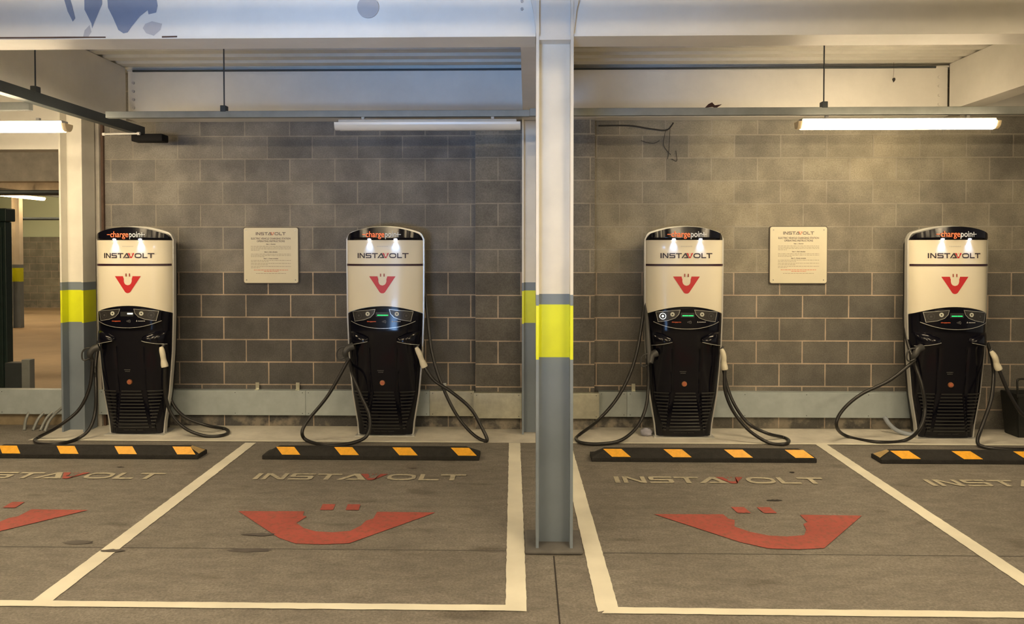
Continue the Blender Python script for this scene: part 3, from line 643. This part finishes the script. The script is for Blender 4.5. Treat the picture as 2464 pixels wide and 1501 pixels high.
sign(-2.548, 1.712, 'cream instruction board on the wall between the first and second charger', 'signedge')
sign(2.66, 1.716, 'cream dark-edged instruction board on the wall between the third and fourth charger', 'signedge', .552, .552)

# ---------------------------------------------------------------- wheel stops
def wheel_stop(x, y, L_, label, ends=(0, 0), x_first=.15, rz=0.0):
    t = thing('wheel_stop', label, 'wheel stop', (x, y, .001), rz); h = L_ / 2
    prof = [(0, 0), (0, .036), (.062, .088), (.095, .094), (.128, .088), (.185, .036), (.185, 0)]
    bm = B(); e = .115
    def sec(xx, s):   # s scales the height for the sloping ends
        return [bm.verts.new((xx, py, pz if s else min(pz, .036))) for py, pz in prof]
    S = [sec(-h, 0), sec(-h + e, 1), sec(h - e, 1), sec(h, 0)]
    for v in S[0][2:5] + S[3][2:5]: v.co.y = .0925 + (v.co.y - .0925) * 0.9
    for a_, b_ in zip(S, S[1:]):
        for i in range(len(prof) - 1): bm.faces.new((a_[i], a_[i + 1], b_[i + 1], b_[i]))
        bm.faces.new((a_[-1], a_[0], b_[0], b_[-1]))
    bm.faces.new(S[0]); bm.faces.new(S[-1]); bmesh.ops.recalc_face_normals(bm, faces=bm.faces)
    bmesh.ops.bevel(bm, geom=[e_ for e_ in bm.edges], offset=.004, segments=1, affect='EDGES')
    obj('body', bm, 'stop', t)
    n = 4; step = (L_ - .23 - .17) / 3 * .98
    for i in range(n):
        x0 = -h + x_first + i * (L_ - 2 * x_first - .125) / 3
        f = lambda px, q: (px, .0035 + .060 * q - .0025, .0405 + .0505 * q + .0015)
        sh = -.06
        bm = B(); decal(bm, [[(x0 + .06, 0), (x0 + .215, 0), (x0 + .205 + sh, 1), (x0 + .05 + sh, 1)]], f, 9)
        obj('reflective_panel', bm, 'amber', t)
    for s, on in zip((-1, 1), ends):
        if on:
            g = lambda px, py: (s * (h - px), py, .040 + (px / e) * .054)
            bm = B(); decal(bm, [[(.004, .03), (.004, .155), (.10, .118), (.10, .072)]], g, 9); obj('end_reflector', bm, 'tan', t, label='dusty yellow end face')
wheel_stop(-3.69, 6.135, 1.84, 'black rubber wheel stop with amber panels cut by the left edge', (0, 1), .11, 0.0)
wheel_stop(-1.315, 6.145, 1.83, 'black rubber wheel stop in front of the second charger', (0, 0), .11, 0.0)
wheel_stop(1.468, 6.135, 1.86, 'black rubber wheel stop in front of the third charger', (0, 0), .11, 0.0)
wheel_stop(3.85, 6.125, 1.86, 'black rubber wheel stop with a dusty yellow left end cut by the right edge', (1, 0), .11, 0.0)
# ---------------------------------------------------------------- charging stations
HW = [(0, .262), (.12, .272), (.40, .318), (.62, .338), (.80, .352), (1.15, .364), (1.6, .367), (2.1, .367)]
YC = [(0, -.01), (.10, -.025), (.45, -.055), (.85, -.095), (1.0, -.11), (1.25, -.10), (1.84, -.085), (1.87, -.115), (2.1, -.10)]
def lerp(T, z):
    for (a, va), (b, vb) in zip(T, T[1:]):
        if z <= b: t = (z - a) / (b - a); t = max(0, t); return va + (vb - va) * t
    return T[-1][1]
def surf(x, z):
    h = lerp(HW, z); u = max(-1, min(1, x / h)); yc = lerp(YC, z)
    return .05 + (yc - .05) * (max(0, 1 - abs(u) ** 3.2)) ** .55
TOP = lambda u: 1.975 - .075 * abs(u) ** 2 - .05 * max(0, (abs(u) - .88) / .12) ** 2
ARCH = lambda u: 1.235 - .068 * abs(u) ** 2 - .006 * abs(u) ** 6
def patch(name, zlo, zhi, m, par, k=.985, off=0.0, umax=1.0, nu=40, nv=10, yb=.05, label=None, fun=None):
    bm = B(); g = []
    for j in range(nv + 1):
        row = []
        for i in range(nu + 1):
            u = math.sin((2 * i / nu - 1) * PI / 2) * umax; v = j / nv
            z = zlo(u) + (zhi(u) - zlo(u)) * v; x = u * lerp(HW, z) * k
            y = surf(x / k * .9999, z) - off
            if fun: y = fun(x, z, y, u, v)
            row.append(bm.verts.new((x, min(y, yb), z)))
        g.append(row)
    for j in range(nv):
        for i in range(nu): bm.faces.new((g[j][i], g[j][i + 1], g[j + 1][i + 1], g[j + 1][i]))
    rim = [g[0][i] for i in range(nu + 1)] + [g[j][nu] for j in range(1, nv + 1)] + [g[nv][i] for i in range(nu - 1, -1, -1)] + [g[j][0] for j in range(nv - 1, 0, -1)]
    back = [bm.verts.new((v.co.x, yb + .005, v.co.z)) for v in rim]; n = len(rim)
    for i in range(n): bm.faces.new((rim[i], back[i], back[(i + 1) % n], rim[(i + 1) % n]))
    bm.faces.new(back)
    bmesh.ops.recalc_face_normals(bm, faces=bm.faces)
    return obj(name, bm, m, par, 35, label)
SF = lambda d: (lambda x, z: (x, surf(x, z) - d, z))
def holster(s):
    """hood over the plug socket: a rounded wedge, broad at the outside, that narrows to the middle"""
    bm = B(); nx, nz = 14, 10; g = []
    for i in range(nx + 1):
        t = i / nx; x = s * (.345 - .22 * t)
        zt = 1.0 + .012 * math.sin(PI * t) - .055 * t ** 1.6; zb = .868 + .045 * t
        row = []
        for j in range(nz + 1):
            a = PI * j / nz; z = zb + (zt - zb) * j / nz
            prot = .075 * math.sin(PI * min(1, .08 + .92 * (1 - t) ** .8)) ** .5 * (1 - (j / nz) ** 2.2) ** .5 * (1 - .25 * t) if 0 < t < 1 else 0
            row.append(bm.verts.new((x, surf(x, z) + .01 - prot, z)))
        g.append(row)
    for i in range(nx):
        for j in range(nz): bm.faces.new((g[i][j], g[i + 1][j], g[i + 1][j + 1], g[i][j + 1]))
    for i in range(nx):   # underside back to the body
        a, b = g[i][0], g[i + 1][0]
        c_, d_ = bm.verts.new((b.co.x, surf(b.co.x, b.co.z) + .02, b.co.z + .02)), bm.verts.new((a.co.x, surf(a.co.x, a.co.z) + .02, a.co.z + .02))
        bm.faces.new((a, d_, c_, b))
    bmesh.ops.recalc_face_normals(bm, faces=bm.faces)
    return bm
PADL = [(-.282, 1.188), (-.066, 1.209), (-.078, 1.168), (-.11, 1.135), (-.17, 1.112), (-.262, 1.096)]
def strip_line(bm, pts, w_, f, closed=True):
    n = len(pts); qs = []
    for i in range(n if closed else n - 1):
        a, b = Vector(pts[i]), Vector(pts[(i + 1) % n]); d = (b - a).normalized(); p = Vector((-d.y, d.x)) * w_ / 2; e = d * w_ / 2
        qs.append([tuple(a - e + p), tuple(b + e + p), tuple(b + e - p), tuple(a - e - p)])
    return decal(bm, qs, f, .04)
def slats(par, x0b, x1b, x0t, x1t, z0, z1, n, name):
    bm = B()
    for i in range(n):
        t = i / (n - 1); z = z0 + (z1 - z0) * t; xa = x0b + (x0t - x0b) * t; xb = x1b + (x1t - x1b) * t
        P = [(xa + (xb - xa) * k / 6, 0, z) for k in range(7)]
        P = [(x, surf(x, z) - .004, z) for x, _, z in P]
        tube(bm, P, .0068, 6, smooth=False)
    return obj(name, bm, 'slat', par, 50)
LIT = {}
def station(x, label, green, cable_l, cable_r, plug_r, conn, icon=False, rz=0.0):
    t = thing('charging_station', label, 'charger', (x, 6.955, .004), 0, 'charging stations along the back wall'); P0 = Vector((x, 6.955, .004))
    loc = lambda p: tuple(Vector(p) - P0)
    # silver back shell, its rim shows all round
    out = []
    for z in [0, .05, .12, .25, .40, .50, .62, .72, .80, .95, 1.15, 1.35, 1.6, 1.8]: out.append((lerp(HW, z) * 1.012, z))
    for i in range(17):
        u = 1 - i / 16; out.append((lerp(HW, 1.9) * 1.012 * (u if u < .999 else 1), TOP(u) + .012))
    full = out + [(-a, b) for a, b in out[-2::-1]]
    bm = B(); prism(bm, full, 1, .036, .085); obj('rim_shell', bm, 'silver', t, 40)
    bm = B(); prism(bm, [(a * .85, .02 + b * .965) for a, b in full], 1, .086, .22); obj('back_housing', bm, 'blackm', t, 40)
    obj('foot_plate', box(B(), -.285, .285, -.03, .24, -.002, .006, .001), 'silver', t)
    # black lower housing, cream panel, black header
    def groove(x_, z, y, u, v):
        e = 0
        if z < .86:   # centre bay stands forward between two seams
            w_ = .085 + .075 * max(0, (.42 - z) / .42)
            d = abs(abs(x_) - w_ - .045)
            if d < .016: e = .012 * (1 - d / .016)
        return y + e
    low = patch('lower_housing', lambda u: .012, lambda u: ARCH(u) - .004, 'black', t, nu=90, nv=60, fun=groove)
    pan = patch('front_panel', lambda u: ARCH(u) + .002, lambda u: 1.852, 'cream', t, nv=12)
    obj('stripe', decal(B(), [[(-.360, 1.611), (.360, 1.611), (.360, 1.631), (-.360, 1.631)]], SF(.0018), .02), 'plum', pan)
    d, rd = instavolt(0.0, 1.708, .478, .047)
    obj('wordmark', decal(B(), d, SF(.002), .03), 'ink', pan, label='dark block letters'); obj('wordmark_letter', decal(B(), rd, SF(.002), .03), 'red', pan, label='red letter of the wordmark')
    q, pins = vlogo(-.003, 1.515, .246, .158, .011, .028, -.003, .0165)
    bm = B(); decal(bm, q[:1], SF(.0022), .03); decal(bm, q[1:], SF(.0022), .03); obj('plug_logo', bm, 'red', pan, label='red plug shaped mark'); obj('logo_pins', decal(B(), pins, SF(.002), .03), 'pinred', pan)
    obj('small_caption', decal(B(), [[(-.055 + i * .0155, 1.792), (-.044 + i * .0155, 1.792), (-.044 + i * .0155, 1.7965), (-.055 + i * .0155, 1.7965)] for i in range(7)], SF(.002), .05), 'grey', pan)
    head = patch('header', lambda u: 1.853, TOP, 'black', t, k=.985, off=.0, nv=20)
    bm = B(); text_bm(bm, 'charge', SF(.012), .078, -.152, 1.880, .0005, just='LEFT', width=.172); decal(bm, [[(-.185, 1.901), (-.155, 1.901), (-.155, 1.907), (-.185, 1.907)]], SF(.012), .05)
    obj('header_lettering', bm, 'backlit_orange', head, label='orange letters')
    bm = B(); text_bm(bm, 'poin', SF(.012), .078, .026, 1.880, .0010, just='LEFT', width=.105); decal(bm, [[(.135, 1.901), (.175, 1.901), (.175, 1.907), (.135, 1.907)], [(.145, 1.88), (.151, 1.88), (.151, 1.925), (.145, 1.925)]], SF(.012), .05)
    obj('header_lettering', bm, 'backlit_grey', head, label='grey letters')
    for s in (-1, 1):
        y_ = surf(s * .122, 1.86)
        bm = B(); bmesh.ops.create_uvsphere(bm, u_segments=14, v_segments=8, radius=1)
        for v in bm.verts: v.co = Vector((s * .122 + v.co.x * .017, y_ + .002 + v.co.y * .012, 1.860 + v.co.z * .0075))
        obj('downlight', bm, 'led', t, True)
        sp = lamp('downlight_beam', 'SPOT', (s * .122, y_ - .013, 1.850), 0.8, (0.33, 0.52, 1.0), (R(26), 0, 0), spot_size=R(66), spot_blend=1.0, shadow_soft_size=.006); sp.parent = t
    # console
    con = patch('console', lambda u: 1.026 + .062 * abs(u / .83) ** 2.2, lambda u: 1.222 - .045 * abs(u / .83) ** 2, 'black', t, umax=.83, off=.020, nv=8)
    SC2 = lambda d: (lambda x_, z: (x_, surf(x_, z) - .020 - d, z))
    bm = B(); strip_line(bm, [(u_ * .30, 1.033 + .062 * abs(u_) ** 2.2) for u_ in [k / 12 - 1 for k in range(25)]], .005, SC2(.001), closed=False); obj('console_lip', bm, 'outline', con)
    for s in (-1, 1):
        pts = [(s * -a, b) for a, b in PADL] if s > 0 else PADL
        pd = obj('button_panel', decal(B(), [pts], SC2(.002), .03), 'padface', con)
        bm = B(); strip_line(bm, pts, .0042, SC2(.003)); obj('panel_outline', bm, 'outline', con)
        lit = icon and s < 0
        bm = B(); decal(bm, ring2d(s * .222, 1.150, .029, .029, .0035), SC2(.0035), .1); decal(bm, disc2d(s * .222, 1.150, .010), SC2(.0035), .1)
        obj('round_button', bm, 'iconlit' if lit else 'faint', con)
        bm = B(); decal(bm, ring2d(s * .136, 1.167, .020, .020, .013, 20), SC2(.0035), .1); obj('round_button', bm, 'btn', con, label='pale button')
    obj('display_window', decal(B(), [[(-.06, 1.140), (.065, 1.140), (.065, 1.183), (-.06, 1.183)]], SC2(.002), .03), 'blackm', con)
    if green:
        bm = B(); xx = -.045
        for k in green: decal(bm, [[(xx, 1.151), (xx + k * .001, 1.151), (xx + k * .001, 1.159), (xx, 1.159)]], SC2(.003), .1); xx += k * .001 + .0022
        obj('display_text_or_glare', bm, 'green', con, label='glowing green characters')
    else:
        obj('display_text_or_glare', decal(B(), [[(.005, 1.158), (.058, 1.158), (.058, 1.173), (.005, 1.173)]], SC2(.003), .05), 'screen_glare', con)  # unlit display: this patch draws the reflection on it
    bm = B(); text_bm(bm, 'chargepoint', SC2(.003), .015, -.10, 1.092, .0002, width=.085); obj('small_lettering', bm, 'orange', con)
    bm = B()
    for k in range(4): decal(bm, [q_ for q_ in ring2d(.0 + k * .009, 1.095, .004 + k * .002, .005 + k * .003, .0016, 14) if q_[0][0] > .0 + k * .009], SC2(.003), .1)
    decal(bm, [[(.088, 1.092), (.102, 1.092), (.095, 1.107)]], SC2(.003), .1)
    for k in range(5): decal(bm, [[(.108 + k * .013, 1.093), (.118 + k * .013, 1.093), (.118 + k * .013, 1.100), (.108 + k * .013, 1.100)]], SC2(.003), .1)
    obj('payment_symbols', bm, 'grey', con)
    for s in (-1, 1):
        hd = obj('holster_hood', holster(s), 'black', t, 50)
        P_ = []
        for k in range(11):
            q = .06 + .88 * k / 10; xx = s * (.345 - .22 * q); zb = .868 + .045 * q
            P_.append((xx, surf(xx, zb) + .008 - .075 * math.sin(PI * min(1, .08 + .92 * (1 - q) ** .8)) ** .5 * (1 - .25 * q), zb))
        obj('hood_edge', tube(B(), P_, .0028, 6, smooth=False), 'outline', hd)
    # grille and lock
    slats(t, -.145, .145, -.095, .095, .075, .425, 12, 'grille')
    slats(t, -.195, -.170, -.285, -.150, .075, .425, 12, 'grille'); slats(t, .170, .195, .150, .285, .075, .425, 12, 'grille')
    lk = obj('lock', cyl(B(), (-.012, surf(-.012, .515) + .004, .515), (-.012, surf(-.012, .515) - .012, .515), .026, .023, 24), 'copper', t, 40, 'round copper lock')
    obj('lock_core', cyl(B(), (-.012, surf(-.012, .515) - .010, .515), (-.012, surf(-.012, .515) - .0155, .515), .012, n=16), 'lockcore', lk)
    bm = B()
    for k, w_ in enumerate((.075, .06)): decal(bm, [[(-.02 - w_ / 2 + j * .0125, .628 - k * .016), (-.02 - w_ / 2 + .010 + j * .0125, .628 - k * .016), (-.02 - w_ / 2 + .010 + j * .0125, .636 - k * .016), (-.02 - w_ / 2 + j * .0125, .636 - k * .016)] for j in range(int(w_ / .0125))], SF(.003), .05)
    obj('small_print', bm, 'faint', t)
    bm = B(); decal(bm, [[(-.10 + j * .066, .046), (-.043 + j * .066, .046), (-.043 + j * .066, .052), (-.10 + j * .066, .052)] for j in range(3)], SF(.004), .05); obj('base_vent', bm, 'slat', t)
    # cables
    for side, ps in (('l', cable_l), ('r', cable_r)):
        for kk, cp in enumerate(ps):
            c = obj('charging_cable', tube(B(), [loc(p) for p in cp], .0155, 12), 'rubber', t, 60, 'thick black cable')
            if kk: continue
            if side == 'r':
                a, b = Vector(loc(plug_r)), Vector(loc(cp[0]))
                rr = lambda q_: .015 + .013 * min(1, q_ * 2.2) + .004 * math.sin(q_ * 9)
                obj('plug_handle', tube(B(), [a, a.lerp(b, .35) + Vector((.006, -.008, 0)), a.lerp(b, .7), b + Vector((0, 0, .004))], rr, 14), 'plug', c, 50, 'ivory plug handle')
                obj('plug_latch', cyl(B(), a + Vector((.0, .01, -.01)), a + Vector((.02, .02, .02)), .013, .010, 12), 'gun', c, 50)
            else:
                a, b = Vector(loc(conn)), Vector(loc(cp[0]))
                dirv = (b - a).normalized()
                obj('plug_handle', tube(B(), [a + Vector((.10, .02, .05)), a + Vector((.055, 0, .03)), a + Vector((.03, -.01, -.01)), a.lerp(b, .6), b], lambda q_: .036 - .018 * q_, 14), 'gun', c, 50, 'dark grey plug handle')
                obj('plug_guard', tube(B(), [a + Vector((.03, -.01, .045)), a + Vector((-.015, -.01, .038)), a + Vector((-.045, -.01, .0)), a + Vector((-.045, -.01, -.055)), a + Vector((-.018, -.01, -.072)), a + Vector((.028, -.01, -.05))], .0075, 8), 'gun', c, 60, 'loop guard of the plug')
    return t
PATHS = {
    'c1L': [(-4.111, 6.9, 0.716), (-4.13, 6.88, 0.474), (-4.205, 6.83, 0.268), (-4.36, 6.76, 0.123), (-4.557, 6.772, 0.018), (-4.498, 6.637, 0.018), (-4.37, 6.537, 0.018), (-4.22, 6.54, 0.018), (-4.16, 6.72, 0.018), (-4.091, 6.8, 0.091), (-4.075, 6.87, 0.24), (-4.082, 6.9, 0.471), (-4.143, 7.0, 0.653), (-4.161, 7.09, 0.882)],
    'c1R': [(-3.381, 6.82, 0.667), (-3.389, 6.84, 0.406), (-3.334, 6.86, 0.206), (-3.202, 6.87, 0.075), (-3.016, 6.85, 0.018), (-2.878, 6.869, 0.018), (-2.864, 6.997, 0.018), (-2.961, 7.145, 0.018), (-3.07, 7.02, 0.076), (-3.285, 7.05, 0.14), (-3.423, 7.07, 0.26), (-3.475, 7.08, 0.4), (-3.492, 7.1, 0.558)],
    'c2L': [(-1.668, 6.85, 0.738), (-1.843, 6.8, 0.42), (-2.016, 6.75, 0.198), (-2.059, 6.7, 0.095), (-2.011, 6.703, 0.018), (-1.777, 6.547, 0.018), (-1.575, 6.64, 0.018), (-1.455, 6.7, 0.079), (-1.448, 6.74, 0.242), (-1.537, 6.78, 0.425), (-1.615, 6.82, 0.592), (-1.689, 7.0, 0.72), (-1.691, 7.08, 0.849)],
    'c2R': [(-0.954, 6.86, 0.669), (-0.863, 6.84, 0.552), (-0.706, 6.82, 0.452), (-0.531, 6.8, 0.31), (-0.434, 6.78, 0.16), (-0.366, 6.736, 0.018), (-0.493, 6.8, 0.055), (-0.651, 6.85, 0.221), (-0.792, 6.9, 0.483), (-0.898, 6.97, 0.786), (-0.952, 7.05, 1.134), (-0.996, 7.12, 1.449)],
    'c3L': [(1.147, 7.12, 1.61), (1.097, 7.02, 1.14), (1.002, 6.92, 0.72), (0.854, 6.85, 0.421), (0.658, 6.8, 0.199), (0.499, 6.985, 0.018), (0.453, 6.813, 0.018), (0.496, 6.68, 0.018), (0.643, 6.64, 0.018), (0.844, 6.7, 0.034), (1.006, 6.78, 0.137), (1.1, 6.85, 0.306), (1.131, 6.9, 0.529), (1.122, 6.92, 0.752)],
    'c3R': [(1.823, 6.84, 0.658), (1.823, 6.82, 0.469), (1.894, 6.8, 0.282), (2.024, 6.76, 0.12), (2.191, 6.715, 0.018), (2.319, 6.674, 0.018), (2.398, 6.793, 0.018), (2.39, 6.914, 0.018), (2.215, 6.85, 0.072), (2.073, 6.95, 0.14), (1.962, 7.0, 0.298), (1.906, 7.06, 0.464), (1.878, 7.09, 0.618), (1.851, 7.11, 0.774)],
    'c4L': [(3.551, 6.84, 0.748), (3.317, 6.82, 0.571), (3.045, 6.8, 0.44), (2.869, 6.78, 0.291), (2.821, 6.77, 0.156), (3.004, 6.958, 0.018), (3.184, 6.764, 0.018), (3.452, 6.814, 0.018), (3.551, 6.74, 0.14), (3.622, 6.78, 0.313), (3.604, 6.8, 0.518), (3.573, 6.86, 0.699), (3.567, 7.0, 0.912), (3.577, 7.08, 1.139), (3.623, 7.14, 1.532)],
    'c4R': [(4.32, 6.84, 0.666), (4.408, 6.82, 0.441), (4.524, 6.8, 0.256), (4.721, 6.78, 0.128), (5.106, 7.0, 0.018), (4.751, 6.611, 0.018), (4.41, 6.535, 0.018), (4.164, 6.543, 0.018), (4.053, 6.61, 0.018), (4.036, 6.68, 0.048), (4.131, 6.76, 0.187), (4.227, 6.8, 0.406), (4.309, 6.9, 0.618), (4.369, 7.03, 0.753), (4.371, 7.1, 0.882)],
    'cond1': [(-4.966, 7.26, 0.16), (-4.968, 7.2, 0.082), (-4.917, 7.1, 0.018)],
    'cond2': [(-4.806, 7.26, 0.161), (-4.843, 7.2, 0.091), (-4.83, 7.1, 0.018)],
    'cond3': [(-4.722, 7.26, 0.161), (-4.759, 7.2, 0.099), (-4.756, 7.1, 0.018)],
    'cond4': [(-4.578, 7.18, 0.22), (-4.651, 7.15, 0.144), (-4.686, 7.12, 0.081), (-4.698, 7.08, 0.018)],
    'blue': [(3.434, 7.15, 0.165), (3.472, 7.13, 0.097), (3.537, 7.1, 0.041), (3.629, 7.05, 0.018), (3.794, 7.03, 0.018)],
}
station(-3.742, 'tall black and cream charging station leftmost, beside the yellow banded steel column', None, [PATHS['c1L']], [PATHS['c1R']], (-3.415, 6.82, .86), (-4.135, 6.86, .80))
station(-1.345, 'charging station second from left, green display, loose cable hanging down on its right side', (6, 5, 7, 4, 9, 8, 6, 9, 7, 5, 6, 4), [PATHS['c2L']], [PATHS['c2R']], (-1.03, 6.84, .86), (-1.72, 6.83, .82))
station(1.475, 'charging station just right of the white foreground column, with one lit round button', (9, 8, 11, 9, 7, 1, 9, 12, 8, 6), [PATHS['c3L']], [PATHS['c3R']], (1.79, 6.83, .855), (1.098, 6.85, .76), icon=True)
station(3.925, 'charging station rightmost, beside the black bin', (8, 6, 10, 7, 8, 1, 10, 9, 11, 7), [PATHS['c4L']], [PATHS['c4R']], (4.24, 6.83, .84), (3.52, 6.83, .82))

# ---------------------------------------------------------------- loose things on the floor
for k, l in (('cond1', 'leftmost grey conduit dropping from the tray by the left opening'), ('cond2', 'second grey conduit from the left by the left opening'), ('cond3', 'third grey conduit from the left by the left opening'), ('cond4', 'grey conduit nearest the banded column by the left opening')):
    q = PATHS[k]; q = q[:-1] + [(q[-1][0], q[-1][1], .0)]
    tag(obj('floor_conduit', tube(B(), q, .014, 10), 'trunk', smooth=60), l, 'conduit')
tag(obj('flexible_hose', tube(B(), PATHS['blue'][:-1] + [(3.675, 7.06, .03)], .02, 12), 'hose', smooth=60), 'pale blue flexible hose curving behind the rightmost charger', 'hose')
tag(obj('flexible_hose', tube(B(), [(-4.06, 7.2, .26), (-4.0, 7.15, .22), (-3.96, 7.12, .14), (-3.97, 7.1, .02)], .018, 12), 'hose', smooth=60), 'short pale hose behind the leftmost charger', 'hose')
bm = B(); bmesh.ops.create_icosphere(bm, subdivisions=3, radius=1)
rr_ = random.Random(4)
for v in bm.verts:
    k = 1 + rr_.uniform(-.18, .18); v.co = Vector((v.co.x * .055 * k, v.co.y * .06 * k, max(0, (v.co.z * .042 * k) + .030)))
o = tag(obj('cleaning_rag', bm, 'rag', smooth=True), 'crumpled bluish rag on the floor behind the third charger', 'rag'); o.location = (1.135, 7.02, .004)
t = thing('storage_bin', 'black plastic bin with a wire handle cut by the right edge', 'bin', (4.90, 7.1, .004))
bm = B(); nb = 5
def sq(hx, hy, z): return [bm.verts.new((sx * hx, sy * hy, z)) for sx, sy in ((-1, -1), (1, -1), (1, 1), (-1, 1))]
o1, o2, i2, i1 = sq(.295, .10, 0), sq(.325, .13, .41), sq(.315, .12, .41), sq(.285, .09, .01)
for a, b in ((o1, o2), (o2, i2), (i2, i1)):
    for i in range(4): bm.faces.new((a[i], a[(i + 1) % 4], b[(i + 1) % 4], b[i]))
bm.faces.new(o1[::-1]); bm.faces.new(i1)
bmesh.ops.recalc_face_normals(bm, faces=bm.faces); bmesh.ops.bevel(bm, geom=[e for e in bm.edges], offset=.006, segments=2, affect='EDGES')
obj('tub', bm, 'bin', t, 40)
obj('handle', tube(B(), [(-.30, -.10, .40), (-.31, -.10, .52), (-.295, -.10, .55), (-.235, -.10, .55), (-.215, -.10, .52), (-.205, -.10, .40)], .009, 8, k=4), 'bin', t, 60)
obj('rim', box(B(), -.335, .335, -.14, -.125, .385, .415, .004), 'bin', t)

# ---------------------------------------------------------------- beyond the left opening
t = thing('steel_cabinet', 'tall dark green steel cabinet at the left edge', 'cabinet', (-7.2, 9.0, 0))
obj('body', box(B(), -.9, .77, 0, .11, 0, 2.12, .01), 'greendoor', t); obj('top_box', box(B(), -.9, .82, -.06, .11, 2.12, 2.28, .01), 'greendoor', t)
obj('door', box(B(), -.6, .73, -.02, -.001, .08, 2.05, .004), 'greendoor', t)
t = thing('bollard', 'short dark steel post standing beyond the left opening', 'post', (-5.52, 8.05, 0))
obj('post', box(B(), -.045, .045, -.045, .045, 0, .56, .006), 'trunk', t); obj('base', box(B(), -.25, .0, -.02, .1, 0, .52, .006), 'darktrunk', t)
for y_, z_, l in ((12.0, 2.72, 'nearer'), (14.5, 2.9, 'middle'), (19.4, 2.62, 'further')):
    tag(obj('overhead_pipe', cyl(B(), (-14 - y_ * .2, y_, z_), (-5.2, y_ + .01, z_), .04, n=12), 'darktrunk', smooth=60), l + ' dark pipe crossing overhead beyond the left opening', 'pipe')
tag(obj('lighting_trunking', box(B(), -11.21, -11.15, 12, 19, 3.04, 3.10), 'trunk'), 'trunking above the small far lamp beyond the left opening', 'trunking')
